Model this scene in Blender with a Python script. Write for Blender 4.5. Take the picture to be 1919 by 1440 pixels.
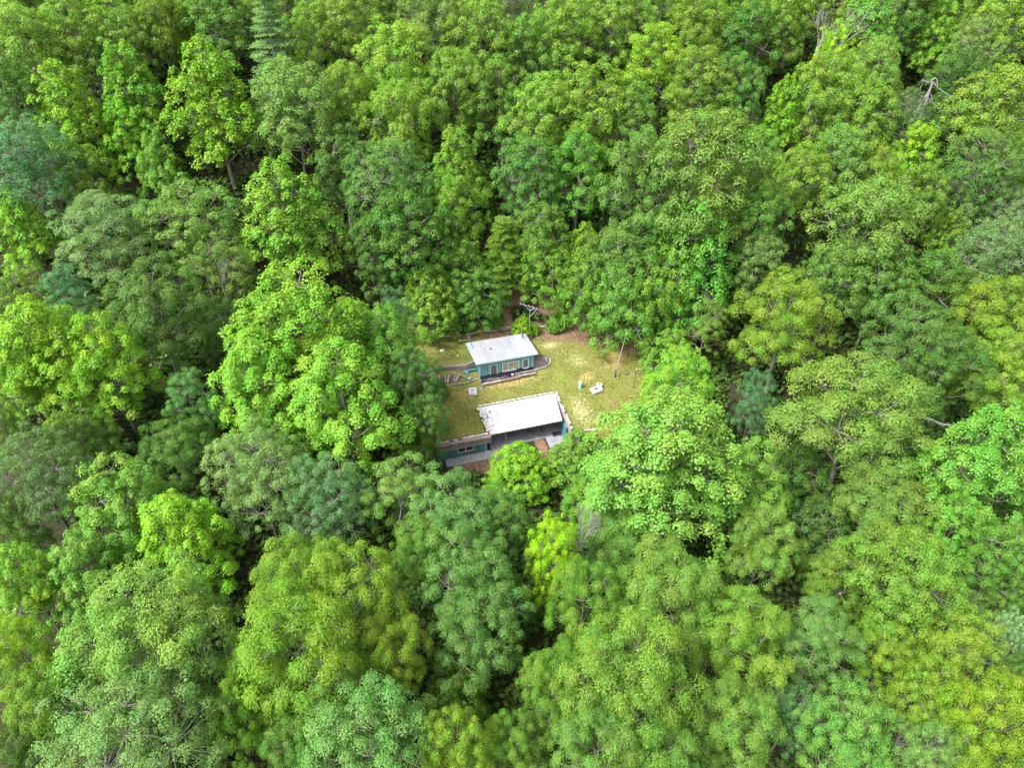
import bpy, math, random
import numpy as np
from mathutils import Vector, Matrix

for o in list(bpy.data.objects):
    bpy.data.objects.remove(o)
scene = bpy.context.scene
COL = scene.collection
RAD = math.radians

# ------------------------------------------------------------------ camera
CAM_Z, PITCH, FPX, CX, CY = 63.0, RAD(38.0), 1333.0, 959.5, 720.0
cam_d = bpy.data.cameras.new('camera')
cam = bpy.data.objects.new('camera', cam_d)
COL.objects.link(cam)
cam.location = (0, 0, CAM_Z)
cam.rotation_euler = (RAD(90) - PITCH, 0, 0)
cam_d.sensor_width = 36.0
cam_d.lens = 36.0 * FPX / 1919.0
cam_d.clip_start, cam_d.clip_end = 0.5, 3000.0
scene.camera = cam

# ------------------------------------------------------------------ sky, sun, exposure
SUN_EL, SUN_AZ = RAD(54), RAD(-118)          # azimuth measured from +Y towards +X
world = bpy.data.worlds.new('World')
scene.world = world
world.use_nodes = True
wn = world.node_tree.nodes
wl = world.node_tree.links
bg = wn['Background']
sky = wn.new('ShaderNodeTexSky')
sky.sky_type = 'NISHITA'
sky.sun_disc = False
sky.sun_elevation = SUN_EL
sky.sun_rotation = SUN_AZ
sky.air_density = 1.0
sky.dust_density = 5.0
sky.ozone_density = 1.0
hs = wn.new('ShaderNodeHueSaturation')
hs.inputs['Saturation'].default_value = 0.22   # thin bright overcast: a milky sky all round
wl.new(sky.outputs[0], hs.inputs['Color'])
wl.new(hs.outputs[0], bg.inputs['Color'])
bg.inputs['Strength'].default_value = 0.15

sd = bpy.data.lights.new('sun', 'SUN')
sd.energy = 2.05
sd.angle = RAD(11)
sd.color = (1.0, 0.97, 0.91)
so = bpy.data.objects.new('sun', sd)
COL.objects.link(so)
sdir = Vector((math.sin(SUN_AZ) * math.cos(SUN_EL), math.cos(SUN_AZ) * math.cos(SUN_EL), math.sin(SUN_EL)))
so.rotation_euler = sdir.to_track_quat('Z', 'Y').to_euler()
so.location = (0, 40, 120)

vs = scene.view_settings
vs.view_transform = 'Standard'
vs.look = 'None'
vs.gamma = 1.0
vs.exposure = 1.92
vs.use_curve_mapping = False
cy = scene.cycles
cy.max_bounces = 4
cy.adaptive_threshold = 0.025
cy.adaptive_min_samples = 16
cy.diffuse_bounces = 3
cy.glossy_bounces = 1
cy.transmission_bounces = 3
cy.use_denoising = True
cy.denoiser = 'OPENIMAGEDENOISE'
cy.denoising_input_passes = 'RGB_ALBEDO_NORMAL'
cy.denoising_prefilter = 'NONE'

# ------------------------------------------------------------------ frames and terrain
YAW = RAD(16.6)
CA, SA = math.cos(YAW), math.sin(YAW)


def uv2xy(u, v):
    return (u * CA - v * SA, 80.0 + u * SA + v * CA)


def xy2uv(x, y):
    return (x * CA + (y - 80.0) * SA, -x * SA + (y - 80.0) * CA)


def sstep(a, b, t):
    t = np.clip((np.asarray(t, float) - a) / (b - a), 0, 1)
    return t * t * (3 - 2 * t)


def back_line(x):
    """y of the foot of the bank behind the lawn"""
    x = np.asarray(x, float)
    return 92.2 - 0.00 * x - 0.09 * np.clip(x - 10, 0, 40) - 0.015 * np.clip(x - 10, 0, 14) ** 2 + 0.03 * np.clip(-x, 0, 60)


def terrain(x, y):
    x = np.asarray(x, float)
    y = np.asarray(y, float)
    u = x * CA + (y - 80.0) * SA
    v = -x * SA + (y - 80.0) * CA
    lawn = np.interp(v, [-40, -9, -6.4, -1.8, 3.0, 9.0, 14.0], [-4.6, -2.75, -2.2, -1.35, 0.0, 1.15, 1.8])
    # lower yard in front of the sunken building
    low = np.interp(v, [-90, -60, -14, -9, 0], [-15.5, -11.5, -5.9, -5.05, -5.05])
    # berm: everything right of the right wall and left of the left wing falls to the low yard smoothly
    rs = sstep(-9.2, -14.0, v)
    ls = sstep(-6.6, -13.0, v)
    side = np.where(u > 6.0, rs, ls)
    soft = lawn * (1 - side) + low * side
    cut = ((u > -5.25) & (u < 5.95) & (v < -2.1)) | ((u <= -5.25) & (u > -14.2) & (v < -6.2))
    z = np.where(cut, low, soft)
    # hillside behind the lawn
    d = y - back_line(x)
    hill = np.where(d > 0, 0.85 * np.minimum(d, 4.0) + 0.52 * np.clip(d - 4, 0, 400) - 0.0006 * np.clip(d - 60, 0, 400) ** 2, 0)
    z = z + hill
    # shoulders of the hollow
    z = z + 0.16 * np.clip(-x - 24, 0, 200) + 0.10 * np.clip(x - 30, 0, 200)
    r = np.hypot(x - 2, (y - 83) * 1.2)
    w = sstep(20, 40, r)
    z = z + w * (0.9 * np.sin(x * 0.11 + 1.3) * np.cos(y * 0.09) + 0.5 * np.sin(x * 0.23 + y * 0.17))
    return z


def ray_dir(px, py):
    x = (px - CX) / FPX
    yy = -(py - CY) / FPX
    return np.array([x, math.cos(PITCH) + yy * math.sin(PITCH), -math.sin(PITCH) + yy * math.cos(PITCH)])


def on_ground(px, py, h=0.0):
    """world point at height h above the terrain that was measured at this spot of the photograph"""
    d = ray_dir(px, py)
    t = np.arange(20.0, 330.0, 0.1)
    P = np.array([0, 0, CAM_Z])[None] + t[:, None] * d[None]
    g = P[:, 2] - terrain(P[:, 0], P[:, 1]) - h
    i = int(np.argmax(g < 0)) if (g < 0).any() else len(t) - 1
    return P[i]


# ------------------------------------------------------------------ materials
def new_mat(name):
    m = bpy.data.materials.new(name)
    m.use_nodes = True
    nt = m.node_tree
    b = nt.nodes['Principled BSDF']
    return m, nt, b


def node(nt, t, **kw):
    n = nt.nodes.new(t)
    for k, v in kw.items():
        setattr(n, k, v)
    return n


def plain(name, c1, c2, scale=4.0, rough=0.7, stretch=(1, 1, 1), bump=0.15, detail=6.0, metal=0.0, spec=0.4):
    m, nt, b = new_mat(name)
    tc = node(nt, 'ShaderNodeTexCoord')
    mp = node(nt, 'ShaderNodeMapping')
    mp.inputs['Scale'].default_value = stretch
    nt.links.new(tc.outputs['Object'], mp.inputs['Vector'])
    nz = node(nt, 'ShaderNodeTexNoise')
    nz.inputs['Scale'].default_value = scale
    nz.inputs['Detail'].default_value = detail
    nz.inputs['Roughness'].default_value = 0.65
    nt.links.new(mp.outputs[0], nz.inputs['Vector'])
    rp = node(nt, 'ShaderNodeValToRGB')
    rp.color_ramp.elements[0].position = 0.32
    rp.color_ramp.elements[1].position = 0.68
    rp.color_ramp.elements[0].color = (*c1, 1)
    rp.color_ramp.elements[1].color = (*c2, 1)
    nt.links.new(nz.outputs['Fac'], rp.inputs[0])
    oi = node(nt, 'ShaderNodeObjectInfo')
    mr = node(nt, 'ShaderNodeMapRange')
    mr.inputs['To Min'].default_value = 0.86
    mr.inputs['To Max'].default_value = 1.1
    nt.links.new(oi.outputs['Random'], mr.inputs['Value'])
    hv = node(nt, 'ShaderNodeHueSaturation')
    nt.links.new(mr.outputs[0], hv.inputs['Value'])
    nt.links.new(rp.outputs[0], hv.inputs['Color'])
    nt.links.new(hv.outputs[0], b.inputs['Base Color'])
    b.inputs['Roughness'].default_value = rough
    b.inputs['Metallic'].default_value = metal
    b.inputs['Specular IOR Level'].default_value = spec
    if bump:
        bp = node(nt, 'ShaderNodeBump')
        bp.inputs['Strength'].default_value = bump
        bp.inputs['Distance'].default_value = 0.02
        nt.links.new(nz.outputs['Fac'], bp.inputs['Height'])
        nt.links.new(bp.outputs[0], b.inputs['Normal'])
    return m


def leaf_material():
    m, nt, b = new_mat('leaves')
    oi = node(nt, 'ShaderNodeObjectInfo')
    at = node(nt, 'ShaderNodeAttribute', attribute_name='tint')
    a2 = node(nt, 'ShaderNodeAttribute', attribute_name='clump')
    h = node(nt, 'ShaderNodeMapRange')
    h.inputs['To Min'].default_value = 0.474
    h.inputs['To Max'].default_value = 0.513
    nt.links.new(a2.outputs['Fac'], h.inputs['Value'])
    v = node(nt, 'ShaderNodeMapRange')
    v.inputs['To Min'].default_value = 0.72
    v.inputs['To Max'].default_value = 1.30
    nt.links.new(at.outputs['Fac'], v.inputs['Value'])
    hsv = node(nt, 'ShaderNodeHueSaturation')
    nt.links.new(h.outputs[0], hsv.inputs['Hue'])
    nt.links.new(v.outputs[0], hsv.inputs['Value'])
    nt.links.new(oi.outputs['Color'], hsv.inputs['Color'])
    nt.links.new(hsv.outputs[0], b.inputs['Base Color'])
    b.inputs['Roughness'].default_value = 0.48
    b.inputs['Specular IOR Level'].default_value = 0.22
    tr = node(nt, 'ShaderNodeBsdfTranslucent')
    mg = node(nt, 'ShaderNodeMix', data_type='RGBA', blend_type='MULTIPLY')
    mg.inputs['Factor'].default_value = 1.0
    mg.inputs['B'].default_value = (1.02, 1.2, 0.5, 1)
    nt.links.new(hsv.outputs[0], mg.inputs['A'])
    nt.links.new(mg.outputs['Result'], tr.inputs['Color'])
    mx = node(nt, 'ShaderNodeMixShader')
    mx.inputs[0].default_value = 0.42
    nt.links.new(b.outputs[0], mx.inputs[1])
    nt.links.new(tr.outputs[0], mx.inputs[2])
    nt.links.new(mx.outputs[0], nt.nodes['Material Output'].inputs['Surface'])
    return m


def ground_material():
    m, nt, b = new_mat('ground')
    L = nt.links
    tc = node(nt, 'ShaderNodeTexCoord')

    def noise(scale, det=6, rough=0.6):
        n = node(nt, 'ShaderNodeTexNoise')
        n.inputs['Scale'].default_value = scale
        n.inputs['Detail'].default_value = det
        n.inputs['Roughness'].default_value = rough
        L.new(tc.outputs['Object'], n.inputs['Vector'])
        return n.outputs['Fac']

    def ramp(fac, stops):
        r = node(nt, 'ShaderNodeValToRGB')
        while len(r.color_ramp.elements) < len(stops):
            r.color_ramp.elements.new(0.5)
        for e, (p, c) in zip(r.color_ramp.elements, stops):
            e.position = p
            e.color = (*c, 1)
        L.new(fac, r.inputs[0])
        return r.outputs[0]

    def mask(attr, nscale, amt, lo=0.42, hi=0.58):
        a = node(nt, 'ShaderNodeAttribute', attribute_name=attr)
        n = noise(nscale, 8, 0.7)
        s = node(nt, 'ShaderNodeMath', operation='MULTIPLY_ADD')
        s.inputs[1].default_value = amt
        L.new(n, s.inputs[0])
        L.new(a.outputs['Fac'], s.inputs[2])
        q = node(nt, 'ShaderNodeMath', operation='SUBTRACT')
        q.inputs[1].default_value = amt * 0.5
        L.new(s.outputs[0], q.inputs[0])
        r = node(nt, 'ShaderNodeMapRange', interpolation_type='SMOOTHSTEP')
        r.inputs['From Min'].default_value = lo
        r.inputs['From Max'].default_value = hi
        L.new(q.outputs[0], r.inputs['Value'])
        return r.outputs[0]

    def mix(f, a, c):
        x = node(nt, 'ShaderNodeMix', data_type='RGBA')
        L.new(f, x.inputs['Factor'])
        L.new(a, x.inputs['A'])
        L.new(c, x.inputs['B'])
        return x.outputs['Result']

    litter = ramp(noise(2.2, 8), [(0.3, (0.014, 0.017, 0.008)), (0.5, (0.026, 0.026, 0.013)), (0.72, (0.055, 0.045, 0.026))])
    grass = ramp(noise(0.55, 8, 0.72), [(0.28, (0.066, 0.106, 0.016)), (0.44, (0.106, 0.125, 0.024)), (0.57, (0.155, 0.140, 0.042)), (0.72, (0.215, 0.175, 0.082))])
    grass2 = ramp(noise(6.0, 6, 0.7), [(0.34, (0.068, 0.090, 0.016)), (0.55, (0.125, 0.13, 0.034)), (0.76, (0.25, 0.23, 0.11))])
    gm = node(nt, 'ShaderNodeMix', data_type='RGBA')
    gm.inputs['Factor'].default_value = 0.5
    L.new(grass, gm.inputs['A'])
    L.new(grass2, gm.inputs['B'])
    lush = ramp(noise(3.0, 5), [(0.3, (0.085, 0.14, 0.018)), (0.7, (0.14, 0.185, 0.03))])
    soil = ramp(noise(3.0, 8, 0.7), [(0.3, (0.070, 0.042, 0.028)), (0.5, (0.145, 0.090, 0.060)), (0.75, (0.235, 0.165, 0.115))])
    pale = ramp(noise(7.0, 8, 0.75), [(0.35, (0.16, 0.15, 0.05)), (0.52, (0.36, 0.33, 0.17)), (0.68, (0.48, 0.45, 0.34))])
    dry = ramp(noise(4.0, 8, 0.75), [(0.3, (0.15, 0.115, 0.03)), (0.5, (0.25, 0.19, 0.07)), (0.75, (0.42, 0.32, 0.16))])
    c = mix(mask('lawn', 0.7, 0.5), litter, gm.outputs['Result'])
    c = mix(mask('lush', 0.9, 0.9, 0.35, 0.95), c, lush)
    c = mix(mask('dry', 1.3, 1.0, 0.35, 0.9), c, dry)
    c = mix(mask('pale', 3.1, 1.5, 0.42, 0.95), c, pale)
    c = mix(mask('soil', 1.3, 0.9, 0.38, 0.68), c, soil)
    L.new(c, b.inputs['Base Color'])
    b.inputs['Roughness'].default_value = 0.95
    b.inputs['Specular IOR Level'].default_value = 0.1
    bp = node(nt, 'ShaderNodeBump')
    bp.inputs['Strength'].default_value = 0.6
    bp.inputs['Distance'].default_value = 0.12
    L.new(noise(5.0, 8, 0.7), bp.inputs['Height'])
    L.new(bp.outputs[0], b.inputs['Normal'])
    return m


M = {}
M['leaf'] = leaf_material()
M['ground'] = ground_material()
M['bark'] = plain('bark', (0.075, 0.062, 0.05), (0.21, 0.19, 0.165), 2.0, 0.9, (3, 3, 0.5), 0.5)
M['deadwood'] = plain('deadwood', (0.10, 0.092, 0.085), (0.22, 0.205, 0.19), 2.0, 0.9, (3, 3, 0.5), 0.4)
M['roof_grey'] = plain('roof_grey', (0.185, 0.19, 0.215), (0.245, 0.25, 0.27), 0.9, 0.45, (1, 0.35, 1), 0.0)
M['roof_white'] = plain('roof_white', (0.33, 0.33, 0.33), (0.44, 0.44, 0.44), 0.8, 0.45, (1, 0.3, 1), 0.0)
M['teal'] = plain('teal', (0.075, 0.20, 0.23), (0.125, 0.275, 0.305), 1.6, 0.6, (2, 2, 0.5), 0.05)
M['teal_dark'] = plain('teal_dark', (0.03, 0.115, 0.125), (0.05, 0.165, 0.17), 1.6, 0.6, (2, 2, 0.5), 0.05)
M['teal_light'] = plain('teal_light', (0.16, 0.40, 0.44), (0.28, 0.52, 0.55), 2.0, 0.6, (2, 2, 0.5), 0.0)
M['white_trim'] = plain('white_trim', (0.36, 0.42, 0.42), (0.50, 0.55, 0.54), 3.0, 0.55, (1, 1, 1), 0.0)
M['beige_trim'] = plain('beige_trim', (0.34, 0.32, 0.27), (0.46, 0.44, 0.38), 3.0, 0.6, (1, 1, 1), 0.0)
M['timber'] = plain('timber', (0.10, 0.075, 0.075), (0.27, 0.215, 0.21), 2.2, 0.9, (0.5, 3, 3), 0.4)
M['timber_pale'] = plain('timber_pale', (0.20, 0.165, 0.155), (0.36, 0.315, 0.295), 2.5, 0.9, (0.5, 3, 3), 0.4)
M['timber_dark'] = plain('timber_dark', (0.05, 0.04, 0.038), (0.13, 0.10, 0.09), 2.2, 0.9, (0.5, 3, 3), 0.4)
M['block'] = plain('block', (0.28, 0.25, 0.23), (0.50, 0.46, 0.43), 3.0, 0.85, (1, 1, 1), 0.3)
M['concrete'] = plain('concrete', (0.11, 0.11, 0.125), (0.22, 0.22, 0.24), 0.9, 0.85, (1, 1, 1), 0.2)
M['gravel_walk'] = plain('gravel_walk', (0.15, 0.15, 0.165), (0.30, 0.29, 0.31), 2.5, 0.9, (1, 1, 1), 0.4)
M['tarp'] = plain('tarp', (0.006, 0.008, 0.014), (0.018, 0.02, 0.03), 3.0, 0.8, (1, 1, 1), 0.5, spec=0.1)
M['fabric'] = plain('fabric', (0.07, 0.055, 0.06), (0.22, 0.17, 0.17), 1.1, 0.8, (0.6, 2, 2), 0.4)
M['mat'] = plain('mat', (0.012, 0.012, 0.014), (0.03, 0.03, 0.035), 8.0, 0.9)
M['steel'] = plain('steel', (0.16, 0.175, 0.20), (0.28, 0.30, 0.33), 3.0, 0.45, (1, 1, 1), 0.0, metal=0.3)
M['galv'] = plain('galv', (0.26, 0.30, 0.29), (0.40, 0.43, 0.42), 3.0, 0.5, (1, 1, 1), 0.0)
M['dark_metal'] = plain('dark_metal', (0.03, 0.03, 0.035), (0.08, 0.08, 0.085), 3.0, 0.6)
M['white'] = plain('white', (0.25, 0.26, 0.265), (0.34, 0.34, 0.345), 3.0, 0.5, (1, 1, 1), 0.0)
M['blue_glass'] = plain('blue_glass', (0.02, 0.07, 0.16), (0.06, 0.16, 0.30), 3.0, 0.12, (1, 1, 1), 0.0)
M['pale_glass'] = plain('pale_glass', (0.12, 0.17, 0.26), (0.22, 0.28, 0.38), 3.0, 0.12, (1, 1, 1), 0.0)
M['screen'] = plain('screen', (0.07, 0.075, 0.08), (0.13, 0.13, 0.14), 5.0, 0.35, (1, 1, 1), 0.0)
M['curtain'] = plain('curtain', (0.16, 0.12, 0.08), (0.42, 0.36, 0.28), 1.2, 0.25, (0.6, 1, 2), 0.0)
M['dark_glass'] = plain('dark_glass', (0.018, 0.02, 0.02), (0.05, 0.045, 0.04), 2.0, 0.12, (1, 1, 1), 0.0)
M['rust'] = plain('rust', (0.12, 0.045, 0.02), (0.25, 0.11, 0.05), 4.0, 0.9)
M['brush'] = plain('brush', (0.14, 0.075, 0.055), (0.33, 0.20, 0.16), 4.0, 0.95)


# ------------------------------------------------------------------ mesh helpers
class MB:
    def __init__(self):
        self.v, self.f = [], []

    def box(self, c, s, rz=0.0, rx=0.0, ry=0.0):
        mt = Matrix.Translation(c) @ Matrix.Rotation(rz, 4, 'Z') @ Matrix.Rotation(rx, 4, 'X') @ Matrix.Rotation(ry, 4, 'Y')
        n = len(self.v)
        for z in (-.5, .5):
            for y in (-.5, .5):
                for x in (-.5, .5):
                    self.v.append(tuple(mt @ Vector((x * s[0], y * s[1], z * s[2]))))
        self.f += [tuple(n + i for i in q) for q in ((0, 2, 3, 1), (4, 5, 7, 6), (0, 1, 5, 4), (2, 6, 7, 3), (0, 4, 6, 2), (1, 3, 7, 5))]
        return self

    def span(self, a, b):
        return self.box([(a[i] + b[i]) / 2 for i in range(3)], [abs(b[i] - a[i]) for i in range(3)])

    def beam(self, p, q, w, h):
        """square bar from p to q"""
        p, q = Vector(p), Vector(q)
        d = q - p
        rz = math.atan2(d.y, d.x)
        ry = -math.atan2(d.z, math.hypot(d.x, d.y))
        c = (p + q) / 2
        return self.box(c, (d.length, w, h), rz=rz, ry=ry)

    def tube(self, pts, radii, sides=6, cap=True):
        pts = [Vector(p) for p in pts]
        n0 = len(self.v)
        k = len(pts)
        ref = None
        for i in range(k):
            d = (pts[min(i + 1, k - 1)] - pts[max(i - 1, 0)])
            if d.length < 1e-6:
                d = Vector((0, 0, 1))
            d.normalize()
            if ref is None:
                ref = Vector((1, 0, 0)) if abs(d.x) < 0.8 else Vector((0, 1, 0))
            a = (ref - d * ref.dot(d))
            if a.length < 1e-4:
                a = d.orthogonal()
            a.normalize()
            ref = a
            b = d.cross(a)
            for s in range(sides):
                t = 2 * math.pi * s / sides
                self.v.append(tuple(pts[i] + (a * math.cos(t) + b * math.sin(t)) * radii[i]))
        for i in range(k - 1):
            for s in range(sides):
                s2 = (s + 1) % sides
                self.f.append((n0 + i * sides + s, n0 + i * sides + s2, n0 + (i + 1) * sides + s2, n0 + (i + 1) * sides + s))
        if cap:
            self.f.append(tuple(n0 + s for s in reversed(range(sides))))
            self.f.append(tuple(n0 + (k - 1) * sides + s for s in range(sides)))
        return self

    def poly(self, pts):
        n = len(self.v)
        self.v += [tuple(p) for p in pts]
        self.f.append(tuple(range(n, n + len(pts))))
        return self

    def prism(self, pts, z0, z1):
        """vertical prism over a 2-D outline; z may be a function of (x, y)"""
        n = len(self.v)
        k = len(pts)
        for zz in (z0, z1):
            for (x, y) in pts:
                self.v.append((x, y, zz(x, y) if callable(zz) else zz))
        self.f.append(tuple(n + i for i in reversed(range(k))))
        self.f.append(tuple(n + k + i for i in range(k)))
        for i in range(k):
            j = (i + 1) % k
            self.f.append((n + i, n + j, n + k + j, n + k + i))
        return self

    def mesh(self, name, smooth=False):
        me = bpy.data.meshes.new(name)
        me.from_pydata(self.v, [], self.f)
        if smooth:
            me.polygons.foreach_set('use_smooth', [True] * len(me.polygons))
        me.update()
        return me

    def build(self, name, mat, parent=None, smooth=False):
        me = self.mesh(name, smooth)
        me.materials.append(M[mat])
        o = bpy.data.objects.new(name, me)
        COL.objects.link(o)
        o.parent = parent
        return o


def tag(o, label, cat, group=None, kind=None):
    if label:
        o['label'] = label
    if cat:
        o['category'] = cat
    if group:
        o['group'] = group
    if kind:
        o['kind'] = kind
    return o


def empty(name, loc, rz=0.0, label=None, cat=None, group=None):
    o = bpy.data.objects.new(name, None)
    o.empty_display_size = 0.5
    COL.objects.link(o)
    o.location = loc
    o.rotation_euler = (0, 0, rz)
    return tag(o, label, cat, group)


def np_mesh(name, verts, faces, mat, smooth=False, attrs=None):
    """quads or triangles straight from numpy arrays; attrs: dict name -> per-face floats"""
    me = bpy.data.meshes.new(name)
    nv, nf, k = len(verts), len(faces), faces.shape[1]
    me.vertices.add(nv)
    me.vertices.foreach_set('co', verts.astype(np.float32).ravel())
    me.loops.add(nf * k)
    me.loops.foreach_set('vertex_index', faces.astype(np.int32).ravel())
    me.polygons.add(nf)
    me.polygons.foreach_set('loop_start', np.arange(0, nf * k, k, dtype=np.int32))
    me.update(calc_edges=True)
    me.materials.append(M[mat])
    if attrs:
        for a, vals in attrs.items():
            at = me.attributes.new(a, 'FLOAT', 'FACE')
            at.data.foreach_set('value', vals.astype(np.float32))
    if smooth:
        me.polygons.foreach_set('use_smooth', [True] * nf)
    return me

# ------------------------------------------------------------------ ground sheet
def axis(fine0, fine1, step, far0, far1):
    a = list(np.arange(fine0, fine1 + 1e-6, step))
    s, p = step, fine1
    while p < far1:
        s = min(s * 1.25, 8.0)
        p += s
        a.append(p)
    s, p = step, fine0
    while p > far0:
        s = min(s * 1.25, 8.0)
        p -= s
        a.insert(0, p)
    return np.array(a)


def blob(u, v, cu, cv, ru, rv):
    return np.clip(1.15 - np.sqrt(((u - cu) / ru) ** 2 + ((v - cv) / rv) ** 2) * 0.65, 0, 1)


SOIL_SPOTS = [(966, 556, 2.2, 1.5), (1031, 572, 2.0, 2.2), (857, 571, 1.3, 1.2), (948, 596, 1.0, 1.2), (1208, 632, 2.2, 1.6)]
SOIL_UV = [(*xy2uv(*on_ground(a, b)[:2]), c, d) for a, b, c, d in SOIL_SPOTS]


def make_ground():
    U = axis(-16, 26, 0.3, -420, 420)
    V = axis(-15, 17, 0.3, -180, 520)
    uu, vv = np.meshgrid(U, V)
    u, v = uu.ravel(), vv.ravel()
    x = u * CA - v * SA
    y = 80.0 + u * SA + v * CA
    z = terrain(x, y)
    nu, nv = len(U), len(V)
    i = np.arange(nu * nv).reshape(nv, nu)
    f = np.stack([i[:-1, :-1], i[:-1, 1:], i[1:, 1:], i[1:, :-1]], -1).reshape(-1, 4)
    me = np_mesh('ground', np.stack([x, y, z], 1), f, 'ground', True)
    bl = back_line(x)
    inside = sstep(1.2, -1.2, y - bl) * sstep(-16.5, -13.5, u) * sstep(25, 21, u)
    lawn = inside * np.where(u > 6, sstep(-13, -10, v), sstep(-9, -7.5, v))
    lawn = np.where((u > -5.3) & (u < 6) & (v < -2), 0.0, lawn)
    lawn = np.where((u <= -5.3) & (v < -6.6), 0.0, lawn)
    soil = np.maximum.reduce([
        1.0 * np.exp(-((y - bl + 0.5) / 1.9) ** 2) * sstep(-20, -12, x) * sstep(26, 20, x),
        blob(u, v, 12, 9.4, 4.5, 2.0) * 0.95, blob(u, v, 16.5, 6.8, 5.0, 2.0) * 0.85,
        *[blob(u, v, *q) for q in SOIL_UV],
        blob(u, v, -8.0, -9.4, 3.4, 1.8), blob(u, v, 2.0, -7.4, 0.8, 2.4),
        blob(u, v, -8.2, 8.1, 2.6, 0.9) * 0.55,
        blob(u, v, 20.5, 9.4, 2.4, 2.0)])
    # narrow worn track from the skylight towards the trees
    tr = np.abs(v - (-1.2 - (u - 12.2) * 2.4) * 1.0)
    soil = np.maximum(soil, 0.8 * np.exp(-(tr / 0.55) ** 2) * sstep(11.8, 12.2, u) * sstep(15.0, 14.2, u))
    pale = np.maximum.reduce([blob(u, v, 8.2, 7.2, 2.2, 1.0) * 0.80, blob(u, v, 11.4, 3.2, 2.6, 2.2) * 0.62,
                              blob(u, v, 8.6, -5.4, 2.0, 4.2) * 0.70, blob(u, v, 10.0, 5.4, 4.0, 1.1) * 0.55,
                              blob(u, v, 10.2, -7.8, 2.8, 1.2) * 0.66])
    dry = np.maximum.reduce([blob(u, v, 0.5, 1.6, 5.5, 1.0) * 0.85, blob(u, v, -6.6, 0.9, 2.2, 1.6) * 0.75,
                             blob(u, v, 16.8, 2.6, 3.6, 2.6) * 0.75, blob(u, v, 11.6, 0.2, 1.5, 1.0) * 0.9,
                             blob(u, v, -10.5, -1.5, 2.4, 3.6) * 0.6, 0.22 + 0.0 * u])
    lush = np.maximum.reduce([blob(u, v, 7.6, 0.7, 1.4, 0.9) * 0.85, blob(u, v, -8.6, -4.2, 3.4, 2.2) * 0.45,
                              blob(u, v, 9.4, -2.6, 1.6, 1.6) * 0.55, blob(u, v, 14.5, 5.0, 1.2, 3.0) * 0.5])
    for n, a in (('lawn', lawn), ('soil', soil), ('pale', pale * inside), ('dry', dry * inside), ('lush', lush * inside)):
        at = me.attributes.new(n, 'FLOAT', 'POINT')
        at.data.foreach_set('value', a.astype(np.float32))
    o = bpy.data.objects.new('ground', me)
    COL.objects.link(o)
    o['kind'] = 'structure'
    return o


make_ground()
rng = np.random.default_rng(7)


def scatter_grass():
    n = 52000
    u = rng.uniform(-15, 24, n)
    v = rng.uniform(-12, 13, n)
    x = u * CA - v * SA
    y = 80.0 + u * SA + v * CA
    keep = (y < back_line(x) - 0.2) & ~((u > -5.5) & (u < 6.3) & (v < -1.6)) & ~((u < -5) & (v < -6.5)) & ~((u > 6) & (v < -10.5))
    keep &= ~((u > -5.6) & (u < 6.6) & (v > 2.0) & (v < 9.2)) & ~((u < -3) & (u > -13) & (v > 2.2) & (v < 7.5))
    dens = 0.5 + 0.5 * np.sin(u * 0.9 + 1.7 * np.sin(v * 0.6)) * np.cos(v * 0.8 + u * 0.25)
    keep &= rng.random(n) < 0.35 + 0.65 * dens
    u, v, x, y = u[keep], v[keep], x[keep], y[keep]
    n = len(u)
    z = terrain(x, y)
    a = rng.uniform(0, 2 * np.pi, n)
    w = rng.uniform(0.05, 0.11, n)
    h = rng.uniform(0.05, 0.14, n) * (0.6 + 0.7 * rng.random(n))
    dx, dy = np.cos(a) * w, np.sin(a) * w
    lx, ly = rng.normal(0, 0.07, n), rng.normal(0, 0.07, n)
    P = np.stack([np.stack([x - dx, y - dy, z - 0.01], 1), np.stack([x + dx, y + dy, z - 0.01], 1),
                  np.stack([x + lx, y + ly, z + h], 1)], 1).reshape(-1, 3)
    f = np.arange(n * 3).reshape(-1, 3)
    me = np_mesh('lawn_grass', P, f, 'leaf', False, {'tint': rng.random(n), 'clump': rng.random(n) * 0.7})
    o = bpy.data.objects.new('lawn_grass', me)
    o.color = (0.112, 0.130, 0.028, 1)
    COL.objects.link(o)
    tag(o, 'short dry yellow-green grass over the clearing', 'grass', kind='stuff')


scatter_grass()


# ------------------------------------------------------------------ ribbed metal roofing
def roof_panel(corners, s0, s1, ribs, th=0.05, rib_h=0.035):
    """corners: back-left, back-right, front-right, front-left (local); one ribbed sheet between fractions s0 and s1"""
    bl, br, fr, fl = [Vector(c) for c in corners]
    ss, hh = [], []
    for k in range(ribs):
        a = s0 + (s1 - s0) * k / ribs
        w = (s1 - s0) / ribs
        ss += [a, a + w * 0.78, a + w * 0.84, a + w * 0.94]
        hh += [0, 0, rib_h, rib_h]
    ss.append(s1)
    hh.append(0)
    m = MB()
    n = len(ss)
    for d, t in ((0, 0.0), (0, 1.0), (1, 0.0), (1, 1.0)):
        for s, h in zip(ss, hh):
            p = (bl.lerp(br, s)).lerp(fl.lerp(fr, s), t)
            m.v.append((p.x, p.y, p.z + (h if d == 0 else -th)))
    for i in range(n - 1):
        m.f.append((i, n + i, n + i + 1, i + 1))
        m.f.append((2 * n + i, 2 * n + i + 1, 3 * n + i + 1, 3 * n + i))
        m.f.append((n + i, 3 * n + i, 3 * n + i + 1, n + i + 1))
        m.f.append((i, i + 1, 2 * n + i + 1, 2 * n + i))
    m.f.append((0, 2 * n, 3 * n, n))
    m.f.append((n - 1, 2 * n - 1, 4 * n - 1, 3 * n - 1))
    return m


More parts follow.
